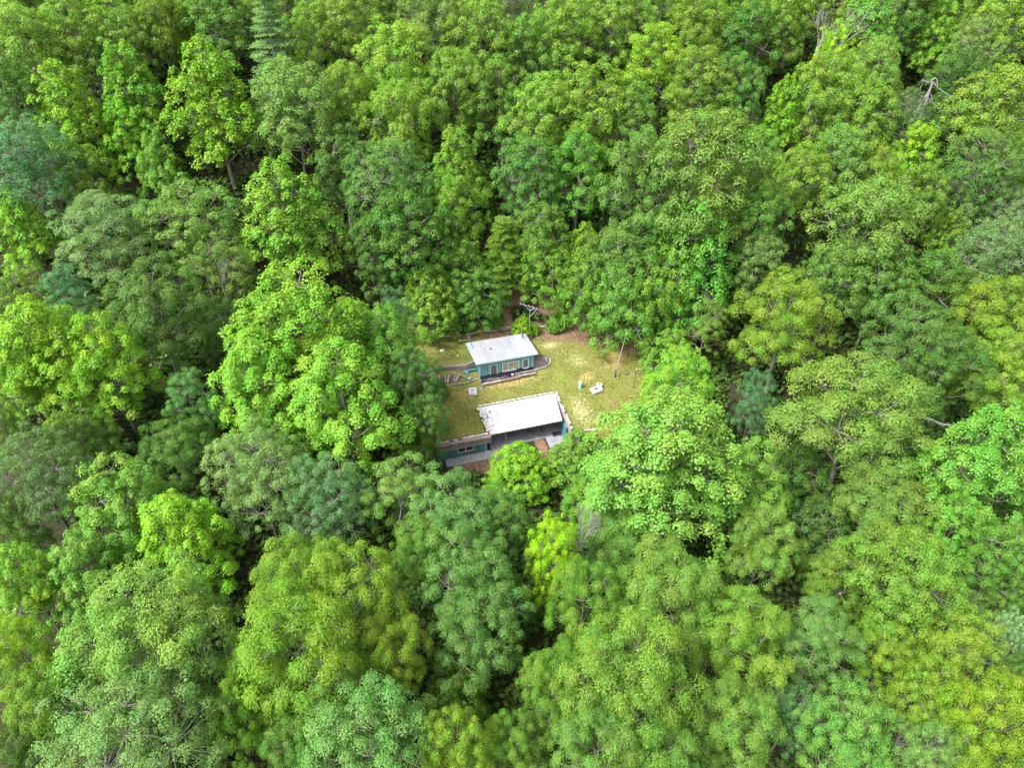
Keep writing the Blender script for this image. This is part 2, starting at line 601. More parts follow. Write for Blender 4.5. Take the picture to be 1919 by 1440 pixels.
def window_part(parent, name, x0, x1, z0, z1, y, trim, glass, panes=1, t=0.12, label=None):
    """window on a wall whose outer face lies at local y (facing -y)"""
    f = MB()
    d = 0.09
    f.span((x0 - t, y - d, z0 - t), (x0, y + 0.02, z1 + t))
    f.span((x1, y - d, z0 - t), (x1 + t, y + 0.02, z1 + t))
    f.span((x0, y - d, z1), (x1, y + 0.02, z1 + t))
    f.span((x0, y - d - 0.03, z0 - t), (x1, y + 0.02, z0))
    w = f.build(name, trim, parent)
    if label:
        w['label'] = label
    pw = (x1 - x0) / panes
    for k in range(panes):
        g = MB().span((x0 + k * pw + 0.035, y - 0.035, z0 + 0.003), (x0 + (k + 1) * pw - 0.035, y - 0.012, z1 - 0.003))
        g.build('pane', glass, w)
        if k:
            MB().span((x0 + k * pw - 0.06, y - 0.075, z0 + 0.003), (x0 + k * pw + 0.06, y - 0.004, z1 - 0.003)).build('mullion', trim, w)
    return w


# ------------------------------------------------------------------ upper cabin
def upper_cabin():
    x, y = uv2xy(0, 3.0)
    r = empty('cabin', (x, y, 0), YAW, 'small teal board cabin with grey-white shed roof on the upper lawn', 'cabin')
    # local: X along the front, Y away from the viewer, Z up; front wall face at Y = 0
    x0, x1, d, h = -3.92, 4.05, 5.45, 2.85
    wf = MB().span((x0, 0, -0.3), (x1, 0.15, h)).build('wall', 'teal', r)
    wl_ = MB().span((x0, 0.152, -0.3), (x0 + 0.15, d, h - 0.12)).build('wall', 'teal_dark', r)  # left wall: shade below the eave put into a darker teal
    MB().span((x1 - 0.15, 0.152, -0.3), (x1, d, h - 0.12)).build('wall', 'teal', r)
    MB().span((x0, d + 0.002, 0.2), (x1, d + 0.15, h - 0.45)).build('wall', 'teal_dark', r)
    xb = x0 + 0.12
    holes = ((-2.42, -1.28), (-0.62, 2.02), (2.48, 3.42))
    while xb < x1 - 0.05:
        inside = [hh for hh in holes if hh[0] - 0.05 < xb < hh[1] + 0.05]
        if inside:
            MB().span((xb - 0.03, -0.035, 2.35), (xb + 0.03, -0.002, h - 0.05)).build('batten', 'teal_light', wf)
        else:
            MB().span((xb - 0.03, -0.035, 0.1), (xb + 0.03, -0.002, h - 0.05)).build('batten', 'teal_light', wf)
        xb += 0.405
    for xe in (x0 - 0.035, x1 + 0.035):
        MB().span((xe - 0.06, -0.06, -0.1), (xe + 0.06, 0.10, h - 0.02)).build('corner_board', 'teal_light', r)
    # door left, triple window in the middle, single window right
    dr = window_part(r, 'door', -2.30, -1.42, 0.22, 2.10, 0.0, 'white_trim', 'screen', 1, 0.15, 'white framed door with grey screen')
    MB().box((-1.55, -0.07, 1.1), (0.05, 0.08, 0.12)).build('handle', 'dark_metal', dr)
    window_part(r, 'window', -0.46, 1.86, 0.78, 2.06, 0.0, 'white_trim', 'curtain', 3, 0.15, 'wide three-pane window with curtains')
    window_part(r, 'window', 2.60, 3.30, 0.72, 2.12, 0.0, 'white_trim', 'screen', 1, 0.15, 'single dark window with white frame')
    # roof
    cs = [(-4.53, 5.90, 2.58), (4.75, 5.90, 2.58), (4.75, -0.46, 3.12), (-4.46, -0.46, 3.12)]
    ro = MB()
    ro.beam((-4.50, -0.44, 2.985), (4.76, -0.44, 2.985), 0.05, 0.15)
    ro.beam((-4.53, 5.88, 2.44), (4.76, 5.88, 2.44), 0.05, 0.15)
    ro.beam((-4.47, -0.40, 2.985), (-4.50, 5.84, 2.455), 0.05, 0.15)
    ro.beam((4.73, -0.40, 2.985), (4.73, 5.84, 2.455), 0.05, 0.15)
    roof = ro.build('roof', 'teal_light', r)
    n = 10
    for k in range(n):
        roof_panel(cs, k / n + 0.0004, (k + 1) / n - 0.0004, 3, 0.04, 0.012).build('roof_panel', 'roof_grey', roof)
    MB().box((0.1, -0.482, 3.09), (9.3, 0.03, 0.10)).build('drip_edge', 'white', roof)
    # vent pipes
    MB().tube([(3.95, 4.7, 2.6), (3.95, 4.7, 3.75)], [0.09, 0.09], 10).build('vent_pipe', 'dark_metal', roof)
    v = MB().tube([(-1.7, 2.9, 2.8), (-1.7, 2.9, 3.12)], [0.10, 0.10], 10).tube([(-1.7, 2.9, 3.12), (-1.7, 2.9, 3.20), (-1.7, 2.9, 3.30)], [0.20, 0.20, 0.05], 12)
    v.build('vent_cap', 'steel', roof)
    MB().tube([(-1.7, 2.9, 2.86), (-1.7, 2.9, 2.93)], [0.30, 0.12], 12).build('flashing', 'white', roof)
    MB().box((-2.7, 4.3, 2.78), (0.14, 0.20, 0.10)).build('vent_stub', 'steel', roof)
    # raised planting strip with black sheeting along the front
    st = empty('planting_strip', (x, y, 0), YAW, 'black plastic sheeting over a timber bed along the cabin front', 'planter')
    for k, (a, b, yy, zz) in enumerate(((-3.9, -1.2, -1.32, 0.05), (-1.15, 1.6, -1.28, 0.08), (1.65, 4.25, -1.05, 0.07), (1.2, 4.2, -0.62, 0.28))):
        MB().beam((a, yy, zz), (b, yy + 0.05, zz), 0.22, 0.22).build('log', 'timber' if k % 2 else 'timber_pale', st)
    nx, ny = 40, 8
    m = MB()
    rr = random.Random(4)
    for j in range(ny + 1):
        for i in range(nx + 1):
            s = i / nx
            t = j / ny
            yy = -0.04 - t * (1.0 if s < 0.6 else 1.0 - 0.9 * (s - 0.6))
            zz = 0.50 * (1 - t) ** 1.6 + 0.08 + 0.06 * math.sin(i * 1.7 + j) * t + rr.uniform(-.04, .04) - 0.12 * t
            if s > 0.55:
                zz += 0.28 * math.exp(-((s - 0.72) / 0.10) ** 2) * (1 - t)
            m.v.append((-3.95 + 8.1 * s, yy, zz))
    for j in range(ny):
        for i in range(nx):
            q = j * (nx + 1) + i
            m.f.append((q, q + nx + 1, q + nx + 2, q + 1))
    o = m.build('plastic_sheet', 'tarp', st, True)
    md = o.modifiers.new('thick', 'SOLIDIFY')
    md.thickness = 0.02
    s2 = MB()
    for k in range(26):
        a = rr.uniform(-3.6, 4.0)
        b = a + rr.uniform(0.4, 1.3)
        s2.beam((a, rr.uniform(-1.2, -0.35), 0.20), (b, rr.uniform(-1.2, -0.35), 0.16), 0.06, 0.05)
    tag(s2.build('sticks', 'timber', st), None, None, kind='stuff')
    h_ = MB()
    pts = [(1.9 + 0.9 * math.sin(t * 0.6) + t * 0.12, -0.95 + 0.35 * math.cos(t * 0.6), 0.22 + 0.05 * math.sin(t)) for t in range(12)]
    h_.tube(pts, [0.035] * 12, 5).build('hose', 'tarp', st)
    return r


upper_cabin()


def wall_with_boards(name, label, cat, path, z_top, height, mat_cycle, n_boards, thick=0.14):
    """timber retaining wall: one board per course and per stretch of the path"""
    o = empty(name, (path[0][0], path[0][1], z_top[0] - height[0]), 0, label, cat)
    bx, by, bz = o.location
    kk = 0
    for s in range(len(path) - 1):
        (ax, ay), (cx, cy_) = path[s], path[s + 1]
        for c in range(n_boards):
            ha, hb = height[s] / n_boards, height[s + 1] / n_boards
            za = z_top[s] - ha * (c + 0.5)
            zb = z_top[s + 1] - hb * (c + 0.5)
            m = MB().beam((ax - bx, ay - by, za - bz), (cx - bx, cy_ - by, zb - bz), thick, min(ha, hb) * 0.96)
            m.build('board', mat_cycle[kk % len(mat_cycle)], o)
            kk += 1
    return o


def uvp(*pts):
    return [uv2xy(u, v) for u, v in pts]


def cabin_surrounds():
    # right wing wall, fabric bank
    wall_with_boards('retaining_wall', 'dark board retaining wall running right from the cabin corner', 'retaining wall',
                     uvp((4.15, 4.9), (5.6, 5.15), (6.9, 4.75)), [1.35, 1.15, 0.75], [1.2, 1.0, 0.7], ['timber', 'timber_dark', 'timber_pale'], 4)
    b = empty('bank_cover', (*uv2xy(4.2, 3.2), 0), YAW, 'brown landscape fabric bank edged with a pale timber, right of cabin', 'bank')
    m = MB()
    n = 12
    for i in range(n + 1):
        s = i / n
        # outer (low) edge bends round to meet the wall
        lo = (0.0 + 2.9 * s, -0.35 + 0.35 * s + 1.1 * max(0, s - 0.72) / 0.28, 0.10 + 0.35 * max(0, s - 0.6))
        hi = (0.05 + 2.85 * s, 1.62 + 0.1 * s - 0.35 * max(0, s - 0.7) / 0.3, 0.85 - 0.25 * s)
        for j in range(6):
            t = j / 5
            m.v.append((lo[0] + (hi[0] - lo[0]) * t, lo[1] + (hi[1] - lo[1]) * t, lo[2] + (hi[2] - lo[2]) * t + 0.05 * math.sin(i * 2.1 + j * 1.3)))
    for i in range(n):
        for j in range(5):
            q = i * 6 + j
            m.f.append((q, q + 6, q + 7, q + 1))
    o = m.build('fabric', 'fabric', b, True)
    o.modifiers.new('thick', 'SOLIDIFY').thickness = 0.03
    e = [(-0.1, -0.48, 0.10), (1.9, -0.25, 0.12), (2.75, 0.35, 0.22), (3.1, 1.35, 0.40)]
    for p, q in zip(e[:-1], e[1:]):
        MB().beam(p, q, 0.14, 0.16).build('edge_board', 'timber_pale', b)
    # left: curved retaining wall, stair of timbers, low teal cover
    wall_with_boards('retaining_wall', 'curved weathered board retaining wall left of the cabin', 'retaining wall',
                     uvp((-12.4, 5.7), (-9.8, 5.75), (-8.3, 5.9), (-6.9, 5.55), (-5.4, 5.2), (-4.05, 5.35)), [1.25, 1.2, 1.25, 1.35, 1.5, 1.75],
                     [0.55, 0.55, 0.9, 1.2, 1.5, 1.6], ['timber_pale', 'timber', 'timber', 'timber_dark'], 4)
    st = empty('timber_stair', (*uv2xy(-7.4, 4.0), 0), YAW, 'slanting timber steps set in soil left of the cabin', 'steps')
    for k in range(9):
        xx = -2.6 + k * 0.46
        tilt = 0.10 + 0.07 * k
        MB().beam((xx, 0.85 - 0.06 * k, 0.72 - 0.055 * k), (xx - 1.45 * math.sin(tilt), 0.85 - 0.06 * k - 1.45 * math.cos(tilt), 0.35 - 0.03 * k), 0.22, 0.16).build(
            'tread', ['timber', 'timber_pale', 'timber_dark'][k % 3], st)
    MB().prism([(-2.9, -0.9), (0.3, -1.35), (1.6, -0.9), (3.2, -0.8), (3.3, 0.9), (-2.9, 1.35)],
               lambda x, y: -0.35, lambda x, y: 0.10 + 0.16 * (y + 0.2) * (0.4 if x > 1 else 1) - 0.03 * x).build('soil_fill', 'brush', st)
    e = [(-0.95, -1.05, 0.12), (1.05, -1.42, 0.10), (3.3, -0.95, 0.10)]
    for p, q in zip(e[:-1], e[1:]):
        MB().beam(p, q, 0.13, 0.16).build('edge_board', 'timber_pale', st)
    MB().beam((-0.2, 0.75, 0.80), (1.55, -0.45, 0.42), 0.10, 0.10).build('hand_rail', 'timber_pale', st)
    cv = empty('cellar_cover', (*uv2xy(-5.55, 4.3), 0.2), YAW, 'low pale teal wedge-shaped cover against the cabin side', 'cover')
    MB().prism([(-0.45, 0.45), (0.15, -0.15), (0.2, 0.5)], 0.0, lambda x, y: 0.35 + 0.2 * y).build('lid', 'teal', cv)
    MB().span((0.205, 0.25, 0.0), (1.5, 0.60, 0.50)).build('side_board', 'teal_dark', cv)
    # little things lying beside the steps
    p = uv2xy(-5.3, 3.35)
    tag(MB().tube([(p[0], p[1], 0.05), (p[0], p[1], 0.42)], [0.13, 0.16], 10).build('pot', 'white'), 'small cream pot at the foot of the timber steps', 'pot')
    # log cribbing along the back of the lawn
    lw = empty('log_wall', (*uv2xy(-6, 12.5), 1.6), 0, 'long weathered log wall along the back edge of the lawn', 'log wall')
    rr = random.Random(11)
    spots = [(812, 633, 862, 628), (818, 629, 842, 626), (846, 630, 872, 627), (815, 626, 850, 622), (872, 628, 900, 622), (898, 623, 935, 619),
             (902, 620, 944, 616), (930, 619, 966, 616), (915, 617, 958, 613), (945, 614, 985, 614), (1005, 615, 1026, 613), (1000, 619, 1014, 617), (1008, 612, 1022, 612)]
    for k, (ax, ay, bx, by) in enumerate(spots):
        P = on_ground(ax, ay, 0.15 + 0.12 * (k % 2))
        Q = on_ground(bx, by, 0.15 + 0.12 * (k % 2))
        L = lw.location
        a, b2 = Vector(P) - L, Vector(Q) - L
        mid = (a + b2) / 2 + Vector((0, 0, rr.uniform(-.03, .05)))
        MB().tube([a, mid, b2], [0.16, 0.17, 0.13], 7).build('log', ['timber_pale', 'timber', 'timber_dark', 'timber'][k % 4], lw)


cabin_surrounds()


# ------------------------------------------------------------------ lower sunken building
def lower_building():
    x, y = uv2xy(0, -6.4)
    r = empty('sunken_house', (x, y, -5.05), YAW, 'sunken house with bright white metal roof set into the lawn', 'house')
    Z = 5.05          # local z of world zero

    def w(u, v, z):
        return (u, v + 6.4, z + Z)
    cs = [w(-5.47, -1.80, -1.22), w(5.90, -1.80, -1.22), w(5.24, -6.90, -1.95), w(-5.10, -6.90, -1.95)]
    ro = MB()
    ro.beam(w(-5.12, -6.86, -2.10), w(5.22, -6.86, -2.10), 0.06, 0.16)
    ro.beam(w(-5.40, -1.86, -1.37), w(5.84, -1.86, -1.37), 0.06, 0.16)
    ro.beam(w(-5.05, -6.80, -2.10), w(-5.38, -1.92, -1.39), 0.06, 0.16)
    ro.beam(w(5.17, -6.80, -2.10), w(5.80, -1.92, -1.39), 0.06, 0.16)
    for k in range(5):
        uu = -4.2 + 2.1 * k
        ro.beam(w(uu, -6.75, -2.13), w(uu, -1.95, -1.44), 0.06, 0.14)
    roof = ro.build('roof', 'timber', r)
    n = 12
    for k in range(n):
        roof_panel(cs, k / n + 0.0004, (k + 1) / n - 0.0004, 4, 0.03, 0.03).build('roof_panel', 'roof_white', roof)
    rr = random.Random(5)
    lv = MB()
    for k in range(90):
        row = rr.choice([0, 1, 1, 2, 2, 3, 4])
        s = 0.012 + row * 0.024 + rr.gauss(0, 0.004)
        t = min(0.99, max(0.03, rr.random() ** 0.8))
        bl, br, fr, fl = [Vector(c) for c in cs]
        p = bl.lerp(br, s).lerp(fl.lerp(fr, s), t)
        q = rr.uniform(0.04, 0.10)
        lv.box((p.x, p.y, p.z + 0.035), (q, q * rr.uniform(1, 2.4), 0.02), rz=rr.uniform(-.5, .5))
    tag(lv.build('leaf_litter', 'timber_dark', roof), None, None, kind='stuff')
    MB().box(Vector(cs[0]).lerp(Vector(cs[1]), 0.115).lerp(Vector(cs[3]).lerp(Vector(cs[2]), 0.115), 0.22) + Vector((0, 0, 0.10)), (0.16, 0.3, 0.14), rz=0.5).build('vent_stub', 'steel', roof)
    # posts
    for uu, vv, mt in ((-2.55, -5.5, 'beige_trim'), (0.30, -5.5, 'rust'), (2.85, -5.5, 'timber_dark')):
        MB().span(w(uu - 0.07, vv - 0.07, -4.8), w(uu + 0.07, vv + 0.07, -2.12)).build('post', mt, r)
    # slabs, patio
    sl = MB().span(w(2.95, -10.0, -5.10), w(5.80, -2.2, -4.80)).build('porch_slab', 'concrete', r)
    MB().span(w(-5.0, -6.6, -5.10), w(2.94, -2.2, -4.86)).build('porch_slab', 'concrete', r)
    MB().span(w(-5.0, -9.6, -5.10), w(-3.6, -6.61, -4.90)).build('porch_slab', 'concrete', r)
    MB().span(w(-11.6, -8.3, -5.10), w(-5.02, -6.75, -4.97)).build('walkway', 'gravel_walk', r)
    # inner walls
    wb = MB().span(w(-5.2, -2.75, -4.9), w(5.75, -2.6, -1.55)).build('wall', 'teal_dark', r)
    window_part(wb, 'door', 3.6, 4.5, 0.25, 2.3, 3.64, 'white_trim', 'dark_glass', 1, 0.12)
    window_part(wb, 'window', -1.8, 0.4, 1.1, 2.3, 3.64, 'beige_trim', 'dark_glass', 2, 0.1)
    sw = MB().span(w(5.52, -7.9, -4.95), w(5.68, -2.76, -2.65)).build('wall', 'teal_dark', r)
    for k in range(10):
        vv = -7.7 + k * 0.5
        MB().span(w(5.485, vv - 0.03, -4.75), w(5.517, vv + 0.03, -2.7)).build('batten', 'teal', sw)
    # left wing: sod roof with a deep timber fascia, teal wall with two-pane window
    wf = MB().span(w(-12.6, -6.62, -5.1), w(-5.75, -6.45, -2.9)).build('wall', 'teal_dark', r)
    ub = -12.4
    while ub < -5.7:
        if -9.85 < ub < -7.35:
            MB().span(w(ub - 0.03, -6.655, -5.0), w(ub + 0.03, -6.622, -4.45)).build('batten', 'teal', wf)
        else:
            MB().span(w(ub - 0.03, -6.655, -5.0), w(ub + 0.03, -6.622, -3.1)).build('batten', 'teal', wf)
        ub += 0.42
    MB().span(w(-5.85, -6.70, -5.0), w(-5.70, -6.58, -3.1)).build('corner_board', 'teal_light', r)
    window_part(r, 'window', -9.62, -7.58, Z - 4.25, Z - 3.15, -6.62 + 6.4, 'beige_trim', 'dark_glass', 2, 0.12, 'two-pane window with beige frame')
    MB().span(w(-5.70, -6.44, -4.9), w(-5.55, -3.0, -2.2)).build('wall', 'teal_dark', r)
    MB().span(w(-5.54, -6.3, -4.85), w(-5.49, -5.3, -2.75)).build('door', 'dark_metal', r)
    fa = MB().span(w(-12.8, -7.00, -2.32), w(-5.02, -5.75, -2.24)).build('fascia', 'timber', r)
    for k in range(4):
        zt = -2.30 - 0.255 * k
        MB().span(w(-12.8 + 0.05 * (k % 2), -7.06 + 0.015 * k, zt - 0.245), w(-5.02, -6.98 + 0.015 * k, zt)).build('fascia_board', ['timber', 'timber', 'timber', 'timber_pale'][k], fa)
    for uu in (-10.6, -8.9, -7.7, -6.5):
        MB().span(w(uu - 0.05, -7.10, -2.75), w(uu + 0.05, -6.93, -2.16)).build('bracket', 'timber_dark', fa)
    # fascia end and ceiling board in dark timber
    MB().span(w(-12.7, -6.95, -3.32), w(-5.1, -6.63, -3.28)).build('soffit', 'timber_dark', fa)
    return r


lower_building()


def edging():
    rr = random.Random(3)

    def row(label, pts, step, z):
        p0 = uv2xy(*pts[0])
        e = empty('block_edging', (p0[0], p0[1], z[0]), 0, label, 'edging')
        L = math.dist(*pts)
        n = int(L / step)
        for k in range(n):
            s = (k + 0.5) / n
            u = pts[0][0] + (pts[1][0] - pts[0][0]) * s
            v = pts[0][1] + (pts[1][1] - pts[0][1]) * s
            zz = z[0] + (z[1] - z[0]) * s
            X, Y = uv2xy(u + rr.uniform(-.05, .05), v)
            dd = math.atan2(pts[1][1] - pts[0][1], pts[1][0] - pts[0][0]) + YAW
            dark = rr.random() < (0.0 if step > 0.61 else 0.2)
            MB().box((X - e.location.x, Y - e.location.y, zz - z[0] + 0.02), (step * (0.55 if dark else 0.84), rr.uniform(0.16, 0.26), rr.uniform(0.14, 0.22)),
                     rz=dd + rr.uniform(-.1, .1), ry=-math.atan2(z[1] - z[0], L)).build('block', 'timber_dark' if dark else 'block', e)
    row('pale stone blocks edging the white roof on the sod roof side', [(-5.62, -1.9), (-5.32, -6.2)], 0.42, (-1.12, -2.0))
    row('pale stone blocks capping the timber wall beside the white roof', [(6.12, -1.7), (6.12, -8.6)], 0.44, (-1.12, -2.35))
    row('pale stone coping along the front edge of the sod roof', [(-12.6, -6.42), (-5.3, -6.42)], 0.60, (-2.16, -2.12))
    row('thin line of small stones along the back edge of the white roof', [(-5.5, -1.55), (5.9, -1.55)], 0.62, (-1.20, -1.20))
    row('short low block wall at the lawn corner beside the large pale tree', [(6.9, -9.0), (9.6, -9.4)], 0.45, (-2.55, -2.65))
    # retaining wall along the right of the porch: timber courses
    o = empty('retaining_wall', (*uv2xy(5.95, -8.7), -5.1), YAW, 'mauve timber retaining wall between the white roof and the flowery lawn', 'retaining wall')
    n = 9
    for k in range(n):
        z1 = -1.28 - (k) * 0.40
        z0 = z1 - 0.39
        # courses follow the falling top edge
        MB().beam((-0.02 * (k % 2) + 0.0, 0.0, z0 + 0.2 + 5.1 - 1.02), (-0.02 * (k % 2), 6.9, z0 + 0.2 + 5.1), 0.20, 0.385).build('timber_course', ['timber', 'timber_pale', 'timber'][k % 3], o)


edging()


# ------------------------------------------------------------------ small things on the lawn
def G(px, py, h=0.0):
    p = on_ground(px, py)
    return Vector((p[0], p[1], float(terrain(p[0], p[1])) + h))


def skylight(px, py, rz, w, d, label, glass, tilt=0.0):
    p = G(px, py)
    e = empty('skylight', p, rz, label, 'skylight')
    MB().box((0, 0, 0.12), (w + 0.25, d + 0.25, 0.30)).build('curb', 'block', e)
    f = MB()
    f.box((-w / 2 + 0.14, 0, 0.33), (0.28, d, 0.14)).box((w / 2 - 0.14, 0, 0.33), (0.28, d, 0.14))
    f.box((0, -d / 2 + 0.14, 0.332), (w - 0.56, 0.28, 0.14)).box((0, d / 2 - 0.14, 0.332), (w - 0.56, 0.28, 0.14))
    f.build('frame', 'white', e)
    MB().box((0, 0, 0.31), (w - 0.58, d - 0.58, 0.10)).build('pane', glass, e)
    return e


def lawn_things():
    skylight(886, 736, RAD(8), 0.95, 1.25, 'white framed skylight with pale pane, below the cabin door', 'pale_glass')
    skylight(1117, 733, RAD(28), 1.25, 1.0, 'white framed skylight with deep blue pane, beside the round vent', 'blue_glass')
    p = G(1123, 726)
    e = empty('roof_vent', p, 0.3, 'squat round white vent with dark centre behind the blue skylight', 'vent')
    MB().tube([(0, 0, -0.1), (0, 0, 0.35)], [0.28, 0.28], 12).build('collar', 'dark_metal', e)
    MB().tube([(0, 0, 0.35), (0, 0, 0.5), (0, 0, 0.6)], [0.45, 0.45, 0.3], 14).build('hood', 'galv', e)
    MB().tube([(0, 0, 0.6), (0, 0, 0.66)], [0.18, 0.14], 10).build('cap', 'dark_metal', e)
    p = G(1126, 731)
    tag(MB().box((p.x, p.y, p.z + 0.14), (0.55, 0.4, 0.3), rz=0.4).box((p.x, p.y, p.z + 0.34), (0.38, 0.28, 0.1), rz=0.4).build('utility_box', 'galv'),
        'small grey box tucked between the blue skylight and the round vent', 'box')
    # teal tank
    p = G(1087, 728)
    e = empty('vent_pipe', p, 0, 'upright teal pipe with rounded cap standing alone on the lawn', 'pipe')
    MB().tube([(0, 0, -0.1), (0, 0, 0.95)], [0.23, 0.23], 16).build('pipe', 'teal_light', e, False)
    MB().tube([(0, 0, 0.95), (0, 0, 1.08), (0, 0, 1.16)], [0.255, 0.24, 0.12], 16).build('cap', 'white_trim', e)
    # small things by the cabin corner
    p = G(879, 717)
    e = empty('hose_stand', p, 0.4, 'small teal stand with pale top near the timber steps', 'stand')
    MB().tube([(0, 0, -0.1), (0, 0, 0.55)], [0.16, 0.13], 10).build('post', 'teal', e)
    MB().box((0, 0, 0.6), (0.42, 0.3, 0.12), ry=0.4).build('top', 'teal_light', e)
    p = G(900.5, 717)
    e = empty('bucket', p, 0, 'white bucket with dark inside at the cabin corner', 'bucket')
    MB().tube([(0, 0, 0), (0, 0, 0.36)], [0.15, 0.19], 14, False).tube([(0, 0, 0.33), (0, 0, 0.37)], [0.205, 0.205], 14).build('shell', 'white', e)
    MB().tube([(0, 0, 0.372), (0, 0, 0.38)], [0.15, 0.14], 12).build('inside', 'dark_metal', e)
    p = G(903, 729)
    e = empty('roof_vent', p, 0, 'small grey cone vent on the lawn between bucket and pale skylight', 'vent')
    MB().tube([(0, 0, -0.1), (0, 0, 0.28)], [0.26, 0.22], 12).build('base', 'galv', e)
    MB().tube([(0, 0, 0.28), (0, 0, 0.72)], [0.20, 0.07], 12).build('cone', 'steel', e)
    p = G(960.5, 707)
    e = empty('bucket', p, 0, 'closed white bucket in front of the triple window', 'bucket')
    MB().tube([(0, 0, 0), (0, 0, 0.42)], [0.17, 0.20], 14).build('shell', 'white', e)
    MB().tube([(0, 0, 0.42), (0, 0, 0.46)], [0.22, 0.21], 14).build('lid', 'white', e)
    # black mat on porch
    x, y = uv2xy(4.75, -6.35)
    m = MB()
    pts = [(-0.65, -0.5), (0.0, -0.42), (0.65, -0.5), (0.62, 0.45), (0.02, 0.5), (-0.62, 0.42)]
    m.prism(pts, 0.0, 0.03)
    o = tag(m.build('door_mat', 'mat'), 'black rubber mat lying on the concrete porch', 'mat')
    o.location = (x, y, -4.796)
    o.rotation_euler = (0, 0, YAW)
    # white pipe and white stone behind the cabin
    a, b = G(861, 641, 0.06), G(882, 637, 0.06)
    tag(MB().tube([a, (a + b) / 2 + Vector((0, 0, .04)), b], [0.07, 0.06, 0.05], 7).tube([a + Vector((0, 0, -.05)), a + Vector((0, 0, .3))], [0.09, 0.09], 7).build('drain_pipe', 'white_trim'),
        'thin white pipe lying on the grass behind the cabin roof corner', 'pipe')
    for (px, py, s, lb) in ((878.5, 632.5, 0.22, 'white rock in front of the log wall'), (829, 658, 0.30, 'pale rock on the grass above the curved board wall'),
                            (858, 675 - 8, 0.16, 'tiny pale rock near the reddish soil above the curved board wall')):
        p = G(px, py)
        rr = random.Random(int(px))
        m = MB()
        ring = []
        for lvl, (rad, zz) in enumerate(((1.0, -0.2), (0.95, 0.35), (0.55, 0.7))):
            for k in range(7):
                t = 2 * math.pi * k / 7
                q = s * rad * rr.uniform(0.75, 1.15)
                m.v.append((p.x + q * math.cos(t) * 1.3, p.y + q * math.sin(t), p.z + s * zz * rr.uniform(.8, 1.1)))
        for lvl in range(2):
            for k in range(7):
                j = (k + 1) % 7
                m.f.append((lvl * 7 + k, lvl * 7 + j, lvl * 7 + 7 + j, lvl * 7 + 7 + k))
        m.f.append(tuple(range(14, 21)))
        tag(m.build('rock', 'block'), lb, 'rock')
    # antenna mast beside the cabin roof
    p = G(992, 634)
    e = empty('antenna_mast', p, 0, 'tall white metal mast with angled cross boom behind the cabin', 'mast')
    MB().tube([(0, 0, -0.2), (0, 0, 2.6), (0.03, 0, 5.6)], [0.06, 0.05, 0.04], 8).build('pole', 'steel', e)
    MB().box((0.22, 0.0, 0.25), (0.34, 0.3, 0.5)).build('meter_box', 'white', e)
    MB().beam((-1.45, 0.15, 6.05), (1.1, -0.1, 5.35), 0.06, 0.06).build('boom', 'steel', e)
    MB().beam((-0.75, 0.05, 5.80), (0.02, 0, 4.9), 0.05, 0.05).build('brace', 'galv', e)
    MB().beam((0.72, -0.05, 5.40), (0.02, 0, 4.9), 0.05, 0.05).build('brace', 'galv', e)
    MB().beam((1.0, -0.1, 5.30), (0.15, 0, 3.9), 0.05, 0.05).build('brace', 'galv', e)
    for t in (0.0, 0.25, 0.5, 0.75, 1.0):
        q = Vector((-1.45, 0.15, 6.05)).lerp(Vector((1.1, -0.1, 5.35)), t)
        MB().beam(q + Vector((0.03, -0.35, 0.02)), q + Vector((-0.03, 0.35, 0.06)), 0.03, 0.03).build('element', 'galv', e)
    MB().tube([(1.1, -0.1, 5.35), (1.15, -0.1, 4.8), (1.0, -0.05, 4.0)], [0.025] * 3, 5).build('cable', 'dark_metal', e)
    # leaning pole strapped to a dark post
    p = G(1151.5, 707)
    e = empty('leaning_pole', p, 0, 'long thin white pole leaning out from a dark stub post', 'pole')
    top = Vector(on_ground(1170, 628, 4.8)) - p
    n = 6
    lean = Vector((1.25, 1.2, 7.0))
    MB().tube([(0.02, 0, 0.3)] + [lean * (k / n) + Vector((0, 0, 0.2)) for k in range(1, n + 1)], [0.055, 0.05, 0.05, 0.045, 0.04, 0.035, 0.03], 6).build('pole', 'timber_pale', e)
    MB().tube([(0, 0, -0.2), (0.05, 0.05, 1.0), (0.12, 0.1, 1.3)], [0.15, 0.14, 0.10], 8).build('stub_post', 'timber_dark', e)
    MB().tube([lean * 0.24, lean * 0.36], [0.07, 0.065], 7).build('sleeve', 'white', e)
    p = G(1157.5, 708)
    tag(MB().tube([p + Vector((0, 0, -.1)), p + Vector((0.02, 0, 0.65))], [0.05, 0.04], 6).build('marker_stake', 'teal_light'), 'short pale stake beside the dark stub post', 'stake')
    p = G(1187, 727)
    e = empty('lamp_post', p, 0, 'thin dark post with small white head at the lawn edge', 'post')
    MB().tube([(0, 0, -0.2), (0.05, 0.0, 1.9), (0.12, 0.02, 3.3)], [0.05, 0.045, 0.04], 7).build('post', 'dark_metal', e)
    MB().tube([(0.12, 0.02, 3.3), (0.13, 0.02, 3.48)], [0.10, 0.07], 9).build('head', 'white', e)
    MB().tube([(0, 0, -0.1), (0, 0, 0.12)], [0.16, 0.12], 9).build('base', 'dark_metal', e)
    # dark short log and brush pile on the bare soil
    a, b = G(1085, 617, 0.12), G(1095, 619, 0.12)
    tag(MB().tube([a, (a + b) / 2, b], [0.13, 0.15, 0.12], 8).build('cut_log', 'timber_dark'), 'short dark cut log lying on the reddish soil', 'log')
    a, b = G(1179, 701, 0.08), G(1171, 703, 0.08)
    tag(MB().tube([a, b], [0.12, 0.10], 8).build('cut_log', 'timber_dark'), 'small dark chunk of wood beyond the leaning pole', 'log')
    rr = random.Random(21)
    m = MB()
    c = G(1092, 606)
